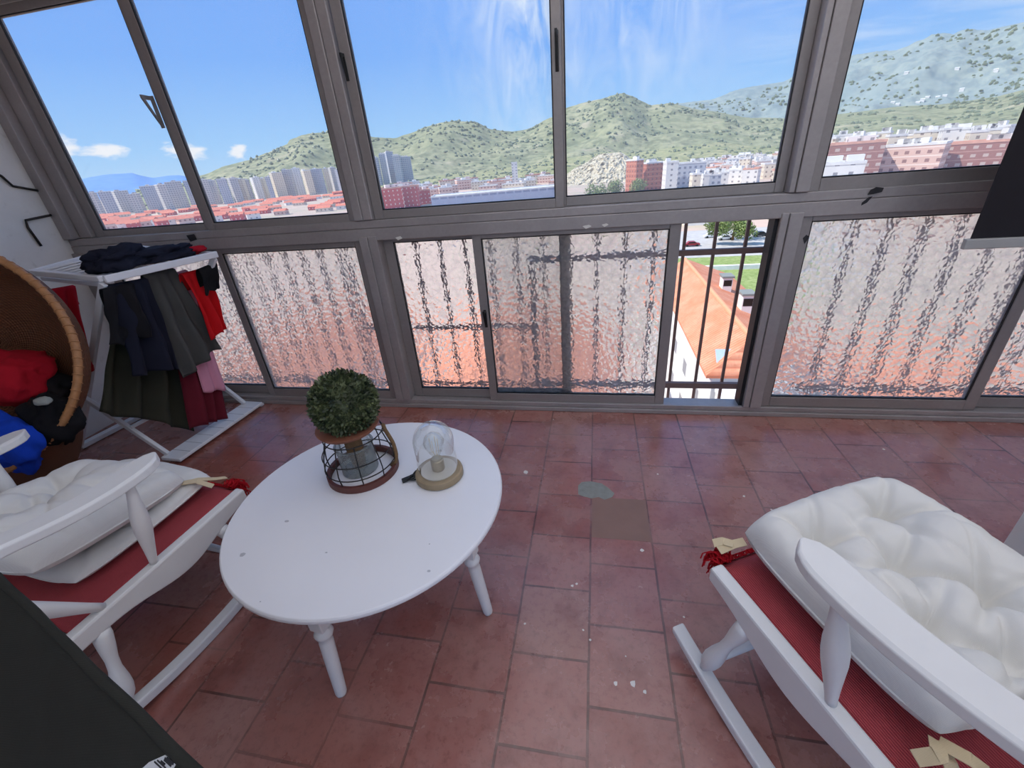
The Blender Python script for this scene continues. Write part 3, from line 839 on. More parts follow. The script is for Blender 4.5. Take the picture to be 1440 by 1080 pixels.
OR_, AR_ = (.767, .81), math.radians(28)
chR, topR, WdR = rocking_chair('rocking_chair', 'white rocking chair with rounded armrest turned away from the coffee table', OR_, AR_, .415, .355, .03, .07)
seat_runner('red woven runner with fringe on the seat of the chair with one plump cushion', chR, topR, WdR)
TU = [(-.125,.135),(.125,.145),(.0,.015),(-.095,-.11),(.11,-.10),(.0,-.215)]
cushion_thing('seat_cushion', 'plump tufted white cushion on the red runner, fringed corner of the runner showing beside it', chR, (.012, .045, .408), .55, .525, .165, TU, 1.3, tilt=math.radians(5),
    ties=[[[(-.255,.232,.03),(-.285,.240,.022),(-.325,.246,.006)], [(-.285,.240,.023),(-.30,.262,.016),(-.322,.272,.004)]], [[(-.255,-.245,.035),(-.265,-.275,.03),(-.285,-.33,.0)], [(-.255,-.245,.036),(-.285,-.262,.05),(-.315,-.25,.028)], [(-.255,-.248,.037),(-.24,-.285,.05),(-.215,-.31,.03)]]], res=110)
cushion_thing('back_cushion', 'white cushion leaning on the back of the chair with the plump seat cushion', chR, (.0, -.464, .624), .54, .50, .10, [(-.13,.12),(.13,.12),(0,0),(-.13,-.12),(.13,-.12)], 5.1, tilt=math.radians(-57))
# its second tie lies on the front corner of the runner
OL_, AL_ = (-1.731, .847), math.radians(-7.5)
chL, topL, WdL = rocking_chair('rocking_chair', 'white rocking chair piled with flat cushions between wicker chair and coffee table', OL_, AL_, .40, .365, .0)
seat_runner('red woven runner with fringe under the two stacked flat cushions', chL, topL, WdL)
cushion_thing('seat_cushion', 'flat off-white cushion directly on the red runner, lower of two stacked', chL, (-.055, .03, .388), .54, .52, .08, [(-.1,.1),(.12,-.1)], 8.2, tilt=math.radians(3), puff=.9)
cushion_thing('seat_cushion', 'tufted white cushion with beige tie lying on top of the flat cushion', chL, (-.035, -.07, .474), .53, .50, .125, [(-.14,.08),(-.09,-.03),(.12,.1),(.1,-.12),(-.13,-.16)], 3.7, tilt=math.radians(-7), yaw=math.radians(5), roll=math.radians(2),
    ties=[[[(.22,.22,.03),(.255,.275,.02),(.285,.315,.0),(.30,.35,-.015)], [(.22,.22,.031),(.27,.255,.026),(.315,.275,-.004)]]])

# ------------------------------------------------------------------ white painted panel beside the right chair
o = thing('cabinet', 'white painted cabinet side standing beyond the tufted cushion', 'cabinet', (1.62, 1.02, 0), math.radians(12))
MB().bb(-.30, .30, -.24, .24, .06, .60).build('cabinet_body', MT['white_paint'], o, bevel=.004)
MB().bb(-.32, .32, -.26, .26, .601, .625).build('cabinet_top', MT['white_paint'], o, bevel=.004)
MB().bb(-.28, .28, -.22, .22, 0, .059).build('plinth', MT['white_paint'], o)
MB().bb(-.27, .27, -.258, -.2405, .09, .57).build('cabinet_door', MT['white_paint'], o, bevel=.003)

# ------------------------------------------------------------------ drying rack
A_ = Vector((-2.33, 1.67, 1.10)); B_ = Vector((-2.22, 2.25, 1.10)); C_ = Vector((-2.90, 2.29, 1.168)); D_ = Vector((-2.93, 1.78, 1.13))
dr = thing('drying_rack', 'white folding laundry rack hung with dark clothes beneath the window', 'drying rack', (-2.6, 1.95, 0))
RO = Vector(dr.location)
def R_(p): return Vector(p)-RO
MB().beam(R_(A_), R_(B_), .022, .036).build('frame_bar', MT['white_plastic'], dr, bevel=.005)
MB().beam(R_(D_), R_(C_), .02, .026).build('frame_bar', MT['white_plastic'], dr, bevel=.005)
MB().beam(R_(A_)+Vector((-.012,.0,.004)), R_(D_), .03, .03).build('frame_bar', MT['white_plastic'], dr, bevel=.005)
MB().beam(R_(A_)+Vector((-.03,.03,-.035)), R_(D_)+Vector((0,.03,-.04)), .02, .022).build('frame_bar', MT['white_plastic'], dr, bevel=.005)
MB().beam(R_(B_)+Vector((-.012,0,0)), R_(C_), .024, .026).build('frame_bar', MT['white_plastic'], dr, bevel=.005)
bars = []
for i in range(9):
    t = (i+.7)/9.6
    a, b = A_.lerp(D_, t)+Vector((0,.016,.002)), B_.lerp(C_, t)+Vector((0,-.012,.002))
    bars.append((a, b)); MB().tube([R_(a), R_(b)], .0058, 8).build('bar', MT['white_plastic'], dr, smooth=True)
# crossed legs
f0 = Vector((-2.49, 1.665, .03)); f1 = Vector((-2.455, 2.285, .03))
g0 = Vector((-3.30, 1.72, .02)); g1 = Vector((-3.24, 2.24, .02))
e0 = atx(58, 519, -3.02)
ev = e0 - f0
MB().beam(R_(A_)+Vector((-.02,.0,-.02)), R_(g0), .034, .022, (0,1,0)).build('leg', MT['white_plastic'], dr, bevel=.004)
MB().beam(R_(B_)+Vector((-.02,-.01,-.02)), R_(g1), .034, .022, (0,1,0)).build('leg', MT['white_plastic'], dr, bevel=.004)
MB().beam(R_(f0)+Vector((-.045,0.005,.012)), R_(f0)+ev, .030, .022, (0,1,0)).build('leg', MT['white_plastic'], dr, bevel=.004)
MB().beam(R_(f1)+Vector((-.045,-.01,.012)), R_(f1)+ev*.92, .030, .022, (0,1,0)).build('leg', MT['white_plastic'], dr, bevel=.004)
MB().beam(R_(g0), R_(g1), .05, .03).build('foot_bar', MT['white_plastic'], dr, bevel=.004)
MB().beam(R_(f0)+ev*.35, R_(f1)+ev*.33, .02, .02).build('cross_bar', MT['white_plastic'], dr, bevel=.004)
# broad segmented foot bar
fb = MB().beam(R_(f0)+Vector((0,-.03,-.002)), R_(f1)+Vector((0,.03,-.002)), .145, .022).build('foot_bar', MT['white_plastic'], dr, bevel=.005)
gm = MB()
dv = (f1-f0).normalized(); sv = Vector((dv.y, -dv.x, 0))
for i in range(7):
    c = R_(f0)+dv*(.05+.085*i)+Vector((0,0,.0092))
    gm.beam(c-sv*.07, c+sv*.07, .0025, .0008)
MT['groove'] = simple('groove', (150, 152, 156), .6)
gm.build('groove', MT['groove'], fb)
MB().box(R_(f1)+dv*.035+sv*.045+Vector((0,0,-.020)), (.03, .022, .016), Matrix.Rotation(math.atan2(dv.y, dv.x), 3, 'Z')).build('foot', MT['white_plastic'], dr)
lt = atx(330, 462, -2.06)

# hanging laundry: sheets draped over the bars
def hang(name, label, cat, x, TL, TR_, BR_, BL, mat, seed, fold=.03, nf=5, back=.10, skew=0, thick=.004):
    P = [atx(*p, x) for p in (TL, TR_, BR_, BL)]
    zc = max(P[0].z, P[1].z)
    o = thing(name, label, cat, ((P[0]+P[1])/2))
    L = Vector(o.location)
    def f(u, v):
        if v < .15:    # the part over the bar and behind
            t = v/.15; q = P[0].lerp(P[1], u)
            an = PI*(1-t)
            return q + Vector((-.014 + .014*math.cos(an), 0, .012*math.sin(an) - back*(1-t)**2)) - L + Vector((-.004, 0, 0))
        t = (v-.15)/.85
        a, b = P[0].lerp(P[3], t), P[1].lerp(P[2], t)
        q = a.lerp(b, u)
        w = fold*min(1, t*2.2+.1)
        dx = w*(math.sin(u*nf*2*PI + seed + 1.3*noise.noise(Vector((u*2, t*1.5, seed)))) + .8*noise.noise(Vector((u*4, t*3, seed+5))))
        return q + Vector((dx + .008, .4*w*math.sin(u*7+t*3+seed), .02*noise.noise(Vector((u*5, seed, 2)))*t)) - L
    m = MB(); m.grid(f, 44, 40)
    ob = m.build(name+'_cloth', MT[mat], o, smooth=True, solid=thick)
    return o
hang('trousers', 'olive-black trousers hanging lowest on the drying rack near the floor', 'trousers', -2.52, (152,418), (222,398), (268,604), (136,578), 'olive_cloth', 1.2, .03, 3)
hang('shirt', 'dark maroon shirt hanging low on the rack behind the charcoal cloth', 'shirt', -2.46, (226,402), (272,392), (318,588), (266,604), 'maroon_cloth', 2.2, .02, 3)
hang('shirt', 'pink shirt edge hanging between charcoal cloth and red top', 'shirt', -2.42, (236,388), (262,380), (316,548), (286,552), 'pink_cloth', 3.3, .012, 2)
hang('trousers', 'charcoal grey trousers hanging at the middle of the drying rack', 'trousers', -2.38, (200,388), (244,378), (306,492), (258,532), 'grey_cloth', 4.1, .022, 2.5)
hang('jumper', 'black jumper bunched over the near end of the drying rack', 'jumper', -2.345, (150,402), (206,392), (252,518), (186,530), 'navy_cloth', 5.5, .03, 2)
hang('sleeve_top', 'black sleeved top with crumpled cuff hanging from the rack corner post', 'top', -2.33, (142,408), (186,398), (214,470), (150,486), 'black_cloth', 6.5, .028, 1.6)
hang('red_top', 'bright red top hanging at the window end of the drying rack', 'top', -2.34, (254,386), (286,378), (318,462), (296,478), 'bright_red', 7.1, .02, 2)
hang('sock', 'black sock hanging over the red top at the end of the rack', 'sock', -2.285, (278,380), (303,370), (307,406), (288,414), 'black_cloth', 8.4, .012, 1)
hang('cloth', 'dark red cloth hanging behind the rim of the wicker chair', 'cloth', -2.75, (70,408), (104,402), (128,520), (84,530), 'red_cloth', 9.1, .02, 2)

def bundle(name, label, cat, c, r, sc, mat, seed, sub=4, amp=.35, rot=0, freq=2.6):
    o = thing(name, label, cat, c)
    bm = bmesh.new(); bmesh.ops.create_icosphere(bm, subdivisions=sub, radius=1)
    m = MB(); R = Matrix.Rotation(rot, 3, 'Z')
    vs = []
    for v in bm.verts:
        p = v.co; q = p*freq + Vector((seed, seed*2, seed*.7))
        warp = Vector((noise.noise(q), noise.noise(q+Vector((9,3,1))), noise.noise(q+Vector((2,7,5)))))*.55
        rid = 1-abs(noise.noise(q*1.1+warp))*2.0
        k = 1 + amp*(noise.noise(p*1.4+Vector((seed,0,0)))*.9 + .35*(rid-.5))
        vs.append(R @ Vector((p.x*sc[0]*k*r, p.y*sc[1]*k*r, p.z*sc[2]*k*r)))
    bm.verts.index_update(); fs = [tuple(v.index for v in f.verts) for f in bm.faces]; bm.free()
    zmin = min(v.z for v in vs)
    m.add(vs, fs); m.build(name+'_cloth', MT[mat], o, smooth=True)
    return o
b = A_.lerp(B_, .40); bundle('jumper', 'dark navy garment heaped on top of the rack bars', 'jumper', (-2.40, 1.83, 1.165), .14, (.62,1.0,.42), 'navy_cloth', 3.1, amp=.75, freq=3.4)
bundle('leggings', 'dark leggings spread across the rack bars toward the window', 'leggings', (-2.36, 2.07, 1.145), .2, (.4,.85,.2), 'navy_cloth', 6.4, amp=.7, freq=3.8)
bundle('cloth', 'small red cloth lying on the far corner of the rack bars', 'cloth', (-2.34, 2.235, 1.135), .09, (.7,.6,.25), 'red_cloth', 2.4)

# ------------------------------------------------------------------ wicker tub chair
WC = Vector((-2.765, 1.16, .885)); WR = .525; TH, PH = 1.18, -1.1
NW = Vector((math.sin(TH)*math.cos(PH), math.sin(TH)*math.sin(PH), math.cos(TH)))
WA = NW.cross(Vector((0,0,1))).normalized(); WBv = NW.cross(WA)     # WBv points down the slope of the rim
if WBv.z > 0: WBv = -WBv
wk = thing('wicker_chair', 'round brown wicker tub chair holding clothes by the white wall', 'chair', (WC.x, WC.y, 0))
WO = Vector(wk.location)
base_c = Vector((WC.x-.06, WC.y+.06, .15))
def rimp(a): return WC + WR*(math.cos(a)*WA + math.sin(a)*WBv)
def shell(off):
    def f(u, v):
        a = 2*PI*u; p = rimp(a)
        q = base_c + Vector((.33*math.cos(math.atan2(p.y-WC.y, p.x-WC.x)), .33*math.sin(math.atan2(p.y-WC.y, p.x-WC.x)), 0))
        low = base_c + (p-WC)*.55; low.z = base_c.z
        # bowl: slide inward along -NW
        t = v*PI/2
        c = WC - NW*(.36*math.sin(t))
        k = math.cos(t)**1.15 if t < PI/2-1e-6 else 0
        r = c + (p-WC)*k
        r = r + (r-(WC-NW*.1)).normalized()*off
        return r - WO
    return f
def uvw(nu, nv): return lambda i: ((i % nu)/nu, (i//nu)/nv)
m = MB(); m.grid(shell(0), 72, 26, True); m.build('tub', MT['wicker'], wk, smooth=True, solid=.02, uvfn=uvw(72, 26))
rm = MB(); rm.tube([rimp(2*PI*i/72)-WO for i in range(72)], .016, 12, True); rmo = rm.build('rim', MT['rattan'], wk, smooth=True)
wr_ = MB()
for i in range(90):    # windings round the rim
    a = 2*PI*i/90; c = rimp(a)-WO; t = (rimp(a+.05)-rimp(a-.05)).normalized(); n1 = t.cross(NW).normalized()
    wr_.tube([c + (n1*math.cos(b)+NW*math.sin(b))*.0165 + t*.004*math.sin(b) for b in [2*PI*k/10 for k in range(10)]], .0035, 4, True)
wr_.build('binding', MT['rattan'], rmo, smooth=True)
# skirt below the front rim, then the pedestal
def skirt(u, v):
    a = .12*PI + .76*PI*u; p = rimp(a)
    low = Vector((base_c.x + (p.x-WC.x)*.78, base_c.y+(p.y-WC.y)*.78 - .02, max(.24, p.z-.26)))
    q = p.lerp(low, v); return q-WO
m = MB(); m.grid(skirt, 50, 14); m.build('front_skirt', MT['wicker'], wk, smooth=True, solid=.015, uvfn=uvw(50, 14))
m = MB(); m.lathe((base_c.x-WO.x, base_c.y-WO.y, 0), (base_c.x-WO.x, base_c.y-WO.y, .40), [(0,.21),(.06,.22),(.5,.14),(.95,.18),(1,.18)], 40)
m.build('pedestal', MT['wicker'], wk, smooth=False, uvfn=lambda i: ((i % 40)/40, i//40/5))

bundle('towel', 'crumpled red garment lying inside the wicker chair', 'garment', atx(10, 532, -2.70), .18, (1,.75,.72), 'red_cloth', 1.4, amp=.4)
bundle('shirt', 'royal blue garment spilling over the front of the wicker chair', 'garment', atx(12, 622, -2.52), .135, (1.0,.6,1.0), 'blue_cloth', 4.2, amp=.4)
bundle('socks', 'bundle of black socks with a grey patch on the wicker rim', 'socks', atx(76, 590, -2.43), .10, (1.0,.9,1.2), 'black_cloth', 5.2, amp=.45)
bundle('trousers', 'black clothes deep in the wicker chair behind the red garment', 'garment', atx(72, 553, -2.60), .11, (1.2,.9,.8), 'black_cloth', 7.9, amp=.4)
bundle('sock', 'small grey sock on top of the black sock bundle', 'sock', atx(60, 564, -2.34), .03, (1.3,.8,.6), 'light_cloth', 2.9, sub=3)

# ------------------------------------------------------------------ dark canvas chair in the near corner
E0, E1 = atz(0, 814, .80), atz(268, 1078, .80)
ed = (E1-E0); e0 = E0 - ed*.03; e1 = E1 + ed*.05
dn = Vector((-.10, -.33, -.36))
cc = thing('canvas_chair', 'dark grey canvas chair back with a white care label in the near corner', 'chair', ((e0+e1)/2).xy.to_3d())
CO = Vector(cc.location)
def canv(u, v):
    p = e0.lerp(e1, u) + dn*(v*1.05)
    nrm = ed.cross(dn).normalized()
    if nrm.z < 0: nrm = -nrm
    return p - nrm*(.03*math.sin(PI*v)*math.sin(PI*u)) + nrm*.003*noise.noise(Vector((u*6, v*6, 0))) - CO
m = MB(); m.grid(canv, 40, 30); m.build('canvas', MT['dark_canvas'], cc, smooth=True, solid=.008)
MB().tube([canv(i/30, 0) for i in range(31)], .007, 8).build('hem', MT['dark_canvas'], cc, smooth=True)
nrm = ed.cross(dn).normalized(); nrm = nrm if nrm.z > 0 else -nrm
def onc(x, y, h=.0):
    d = ray(x, y); t = (e0-CAMP).dot(nrm)/d.dot(nrm); return CAMP + d*t + nrm*h - CO
lb = MB(); lb.prism([onc(x, y, -.003) for x, y in [(205,1079),(216,1069),(238,1059),(254,1071),(247,1083),(215,1090)]], nrm*.0085); lbo = lb.build('care_label', MT['label_white'], cc)
ik = MB()
for x0, y0, x1, y1, w in [(238,1064,248,1073,.004),(241,1063,251,1071,.003),(228,1066,240,1077,.0015),(224,1068,236,1079,.0015),(233,1067,239,1072,.002)]:
    ik.beam(onc(x0, y0, .0058), onc(x1, y1, .0058), w, .0008, nrm)
ik.build('label_print', MT['ink'], lbo)
for s, p in ((0, e0), (1, e1)):
    a = p - CO + dn*.10 - nrm*.035 + (ed*(.03 if s == 0 else -.03)); b = a + dn*1.0
    MB().tube([a, b, Vector((b.x, b.y-.12, .012))], .011, 10).build('frame_tube', MT['black_metal'], cc, smooth=True)
    MB().tube([a+dn*.5, Vector((a.x, a.y+dn.y*.9, .012))], .011, 10).build('leg', MT['black_metal'], cc, smooth=True)
MB().tube([e0-CO+dn*.10-nrm*.035+ed*.03, e1-CO+dn*.10-nrm*.035-ed*.03], .010, 10).build('cross_tube', MT['black_metal'], cc, smooth=True)


# ================================================================== OUTSIDE
GZ = -24.0
def interp(pts, x):
    if x <= pts[0][0]: return pts[0][1]
    for (a, b), (c, d) in zip(pts, pts[1:]):
        if x <= c:
            t = (x-a)/(c-a); t = t*t*(3-2*t)*.5+t*.5
            return b+(d-b)*t
    return pts[-1][1]
def m_hill(name, c_dark, c_mid, c_lit, sc, rock=None):
    k = NT(name); co = k.coord()
    n = k.noise(co, sc, 8, .65); n2 = k.noise(co, sc*7, 6, .7); n3 = k.noise(co, sc*.3, 4)
    c = k.mix(k.ramp(n, [(.35, 0.), (.62, 1.)]), lin(c_mid), lin(c_lit))
    c = k.mix(k.ramp(n2, [(.42, .75), (.56, 0.)]), c, lin(c_dark))
    c = k.mix(k.ramp(n3, [(.4, 0.), (.7, .5)]), c, lin(c_mid))
    if rock: c = k.mix(k.ramp(k.noise(co, sc*2.2, 5, .6), [(.58, 0.), (.7, .7)]), c, lin(rock))
    p = k.n('ShaderNodeBsdfPrincipled', {'Base Color': c, 'Roughness': .95, 'Specular IOR Level': .1})
    return k.done(p.outputs[0])
MT['hill'] = m_hill('scrub hillside', (104, 112, 84), (140, 146, 110), (170, 168, 132), .006, (184, 174, 146))
MT['mountain'] = m_hill('wooded mountain', (116, 134, 136), (138, 154, 152), (156, 166, 154), .0035)  # bluish air haze is painted into these greys
MT['far_mountain'] = m_hill('far mountains', (96, 138, 190), (106, 150, 200), (116, 158, 206), .0006)  # blue of the distant air put into the base colour
MT['slope'] = m_hill('grassy foot slope', (112, 122, 82), (150, 154, 108), (184, 176, 134), .012)
class Ridge:
    def __init__(s, pts, rc, rf, zf, amp, pw=1.25, pad=.12, seed=0):
        s.p = [azel(*p) for p in pts]; s.rc, s.rf, s.zf, s.amp, s.pw, s.seed = rc, rf, zf, amp, pw, seed
        s.a0, s.a1 = s.p[0][0]-pad, s.p[-1][0]+pad
    def foot(s, az): return s.rf*(1+.12*noise.noise(Vector((az*6, s.seed, 0))))
    def crest(s, az): return s.rc*(1+.10*noise.noise(Vector((az*4, s.seed, 7))))
    def pt(s, az, t):
        rf, rc = s.foot(az), s.crest(az)
        zc = H + rc*math.tan(interp(s.p, az))
        if t <= 1:
            r = rf+(rc-rf)*t
            q = Vector((r*math.sin(az), r*math.cos(az), 0))/ (s.rc*.16)
            e = math.sin(PI*min(1, t))**.8
            rid = .5-abs(noise.noise(q*.8+Vector((s.seed, 0, 0))))*1.4
            nn = noise.fractal(q*1.6+Vector((0, s.seed, 0)), .9, 2.1, 6)
            z = s.zf+(zc-s.zf)*(t**s.pw) + (zc-s.zf)*s.amp*e*(rid*.6+nn*.55)
            z = min(z, H+(zc-H)*r/rc-.2*(1-t)) if t > .6 else z
            fine = noise.noise(Vector((az*260, t*40, s.seed)))*.012*(zc-s.zf)
            z += fine
        else:
            r = rc*(1+(t-1)*.8); z = zc-(t-1)*(zc-s.zf)*1.2
        return Vector((r*math.sin(az), r*math.cos(az), z))
    def build(s, name, mat, na, nt):
        m = MB(); m.grid(lambda u, v: s.pt(s.a0+(s.a1-s.a0)*u, v*1.25), na, nt)
        o = m.build(name, mat, smooth=True); return tag(o, kind='structure')
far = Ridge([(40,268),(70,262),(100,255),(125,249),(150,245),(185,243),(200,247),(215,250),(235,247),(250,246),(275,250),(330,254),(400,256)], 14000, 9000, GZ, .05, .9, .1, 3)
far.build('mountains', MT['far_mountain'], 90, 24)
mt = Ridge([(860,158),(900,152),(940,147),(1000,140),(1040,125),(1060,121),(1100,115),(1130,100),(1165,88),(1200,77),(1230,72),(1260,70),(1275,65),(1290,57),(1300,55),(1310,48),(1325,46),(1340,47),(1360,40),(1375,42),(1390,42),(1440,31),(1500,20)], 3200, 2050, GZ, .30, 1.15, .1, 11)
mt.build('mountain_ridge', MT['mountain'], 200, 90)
hl = Ridge([(240,262),(285,246),(320,232),(350,225),(375,215),(396,206),(403,203),(408,196),(425,190),(440,187),(465,186),(505,189),(530,193),(555,194),(575,188),(600,178),(622,172),(640,170),(670,172),(690,182),(720,185),(740,182),(775,165),(800,150),(825,143),(850,138),(865,133),(875,131),(890,135),(902,142),(915,148),(940,145),(990,155),(1060,166),(1130,166),(1200,158),(1260,150),(1330,146),(1400,136),(1440,126)], 1900, 1040, GZ, .26, 1.1, .05, 5)
hl.build('hills', MT['hill'], 260, 90)
# foot slope in front of the hills
fs_ = Ridge([(560,256),(600,250),(640,243),(690,238),(740,232),(800,222),(850,214),(900,214),(960,205),(1010,200),(1060,205),(1120,206)], 900, 590, GZ, .14, 1.0, .05, 21)
fs_.build('hill_slope', MT['slope'], 140, 50)
# ground of the town
def m_town():
    k = NT('town ground'); co = k.coord()
    n = k.noise(co, .03, 5, .6)
    c = k.mix(k.ramp(n, [(.4, 0.), (.6, 1.)]), lin((206, 178, 162)), lin((186, 172, 150)))
    return k.done(k.n('ShaderNodeBsdfPrincipled', {'Base Color': c, 'Roughness': .95}).outputs[0])
MT['town'] = m_town()
m = MB(); m.grid(lambda u, v: Vector(((8+v**2.5*20000)*math.sin(-2.4+4.8*u), (8+v**2.5*20000)*math.cos(-2.4+4.8*u), GZ)), 40, 30)
tag(m.build('ground', MT['town'], fix=True), kind='structure')

# ---- facades
def m_facade(name, wall, win, su=3.4, sz=3.0, wu=(.28,.72), wz=(.35,.78), band=None, bandw=.16):
    k = NT(name); co = k.coord()
    s = k.n('ShaderNodeSeparateXYZ', {'Vector': co}).outputs
    u = k.math('FRACT', k.math('ADD', k.math('DIVIDE', k.math('ADD', s[0], s[1]), su), 100.0)); v = k.math('FRACT', k.math('ADD', k.math('DIVIDE', s[2], sz), 100.0))
    def inside(x, a, b): return k.math('MULTIPLY', k.math('GREATER_THAN', x, a), k.math('LESS_THAN', x, b))
    w = k.math('MULTIPLY', inside(u, *wu), inside(v, *wz))
    nz = k.n('ShaderNodeSeparateXYZ', {'Vector': k.coord('Normal')}).outputs[2]
    w = k.math('MULTIPLY', w, k.math('LESS_THAN', k.math('ABSOLUTE', nz), .5))
    n = k.noise(co, .25, 4)
    L = lin(wall)
    c = k.mix(n, tuple(q*.86 for q in L), tuple(min(1, q*1.1) for q in L))
    if band: c = k.mix(k.math('MULTIPLY', k.math('LESS_THAN', v, bandw), k.math('LESS_THAN', k.math('ABSOLUTE', nz), .5)), c, lin(band))
    c = k.mix(w, c, lin(win))
    return k.done(k.n('ShaderNodeBsdfPrincipled', {'Base Color': c, 'Roughness': .8}).outputs[0])
FC = {
 'grey': m_facade('grey tower facade', (206, 202, 198), (140, 142, 148), 3.6, 3, (.2,.8), (.35,.8), (196,192,186)),
 'greyblue': m_facade('blue grey tower facade', (190, 194, 202), (122, 130, 146), 3.2, 3, (.25,.7), (.3,.75), (190,192,196)),
 'cream': m_facade('cream facade', (232, 218, 194), (150, 134, 120), 3.4, 3, (.32,.66), (.35,.75)),
 'white': m_facade('white facade', (236, 232, 226), (150, 148, 150), 4.2, 3, (.35,.65), (.35,.72)),
 'rose': m_facade('rose facade', (222, 186, 170), (150, 112, 104), 3.4, 3, (.3,.7), (.35,.75), (236, 214, 200)),
 'brick': m_facade('brick facade', (186, 112, 88), (120, 84, 76), 3.0, 3, (.3,.62), (.35,.7), (206, 150, 124), .1),
 'red': m_facade('red painted facade', (206, 84, 78), (240, 214, 200), 3.2, 3, (.38,.62), (.35,.7)),
 'hall': m_facade('hall facade', (176, 186, 204), (140, 150, 172), 6, 8, (.1,.9), (.2,.5)),
 'slab': m_facade('brown brick slab', (160, 110, 98), (196, 176, 164), 3.6, 3, (.3,.72), (.35,.72), (186, 142, 128), .12),
}
def roofm(name, c, c2=None):
    k = NT(name); co = k.coord()
    n = k.noise(co, .5, 5, .6)
    L = lin(c); c2 = lin(c2) if c2 else tuple(q*.8 for q in L)
    return k.done(k.n('ShaderNodeBsdfPrincipled', {'Base Color': k.mix(k.ramp(n, [(.35,0.),(.65,1.)]), L, c2), 'Roughness': .85}).outputs[0])
RF = {'flat': roofm('flat roof', (206, 188, 170)), 'red': roofm('red roofs', (214, 112, 84), (224, 140, 112)), 'white': roofm('white roof', (240, 238, 234)), 'rose': roofm('rose roof', (226, 170, 146))}

FOOT = []
def building(px0, px1, ptop, r, depth, fac, roof='flat', label='', cat='building', group=None, zb=GZ, jit=0, tops=1, gable=False, name='apartment_building', mass=None):
    for _ in range(60):
        q0, q1 = azel(px0, ptop)[0], azel(px1, ptop)[0]; qm = (q0+q1)/2; qw = max(2.0, r*abs(q1-q0))
        nq = max(1, int(qw/depth+.3)); qr = math.hypot(qw/nq/2, depth/2)*1.0; ph = -qm+jit
        qs = [((r+depth/2)*math.sin(qm)+((k+.5)/nq-.5)*qw*math.cos(ph), (r+depth/2)*math.cos(qm)+((k+.5)/nq-.5)*qw*math.sin(ph), qr) for k in range(nq)]
        if all(math.hypot(qx-a, qy-b) > qr+c for a, b, c in FOOT for qx, qy, _r in qs): break
        r += 5
    FOOT.extend(qs)
    y = ptop
    a0, e0 = azel(px0, y); a1, e1 = azel(px1, y); am = (a0+a1)/2
    w = max(2.0, r*abs(a1-a0)); zt = H + r*math.tan((e0+e1)/2)
    h = max(3, zt-zb)
    o = thing(name, label, cat, ((r+depth/2)*math.sin(am), (r+depth/2)*math.cos(am), zb), -am+jit, group)
    MB().bb(-w/2, w/2, -depth/2, depth/2, 0, h).build('walls', FC[fac], o)
    if gable:
        g = MB(); rh = min(w, depth)*.22
        g.prism([(-w/2-.4, -depth/2-.4, h), (-w/2-.4, depth/2+.4, h), (-w/2-.4, 0, h+rh)], (w+.8, 0, 0)); g.build('roof', RF[roof], o)
    else:
        g = MB()
        for b in ((-w/2-.15, w/2+.15, -depth/2-.15, -depth/2+.15), (-w/2-.15, w/2+.15, depth/2-.15, depth/2+.15), (-w/2-.15, -w/2+.15, -depth/2+.16, depth/2-.16), (w/2-.15, w/2+.15, -depth/2+.16, depth/2-.16)):
            g.bb(b[0], b[1], b[2], b[3], h+.001, h+.9)
        g.build('parapet', RF[roof if roof != 'flat' else 'white'], o)
        MB().bb(-w/2+.16, w/2-.16, -depth/2+.16, depth/2-.16, h+.001, h+.12).build('roof', RF[roof], o)
        for k in range(tops):
            bx = (random.random()-.5)*(w*.6); bw = min(w*.18, 2.6)
            MB().bb(bx-bw, bx+bw, -depth*.2, depth*.2, h+.121, h+2.6).build('stair_head', FC['white' if fac != 'grey' else 'grey'], o)
    return o
G1 = 'tower blocks on the left skyline'
for i, (a, b, t) in enumerate([(118,134,272),(136,156,270),(157,178,269),(180,195,273),(195,217,262),(218,231,260),(232,253,256),(256,278,254),(280,290,253),(291,301,254),(303,318,252),(320,332,251)]):
    building(a, b, t, 900+18*((i*7) % 5), 16, ('grey','greyblue','grey')[i % 3], 'flat', 'grey tower block on the skyline seen through the two leftmost clear panes', 'building', G1, jit=.25*((i % 3)-1))
G2 = 'pale tower blocks below the plateau hill'
for i, (a, b, t) in enumerate([(334,342,252),(343,350,253),(352,363,250),(364,371,251),(372,379,249),(379,395,243),(397,408,239),(409,421,237),(424,435,240),(437,451,238),(453,461,237),(462,470,236),(471,484,238)]):
    building(a, b, t, 930+16*((i*5) % 4), 15, ('cream','grey','white','cream','greyblue')[i % 5], 'white', 'pale tower block standing below the flat topped hill', 'building', G2, jit=.3*((i % 3)-1))
G3 = 'grey tower cluster beside the dark post'
for i, (a, b, t) in enumerate([(519,531,222),(532,541,217),(541,551,214),(552,562,219),(563,577,221)]):
    building(a, b, t, 820+14*(i % 3), 15, 'greyblue', 'flat', 'grey tower in the cluster in front of the green hill', 'building', G3, jit=.2*((i % 3)-1), tops=2)
building(604, 790, 271, 335, 26, 'hall', 'white', 'long pale blue hall with flat white roof', 'hall', name='hall', tops=0, zb=-28)
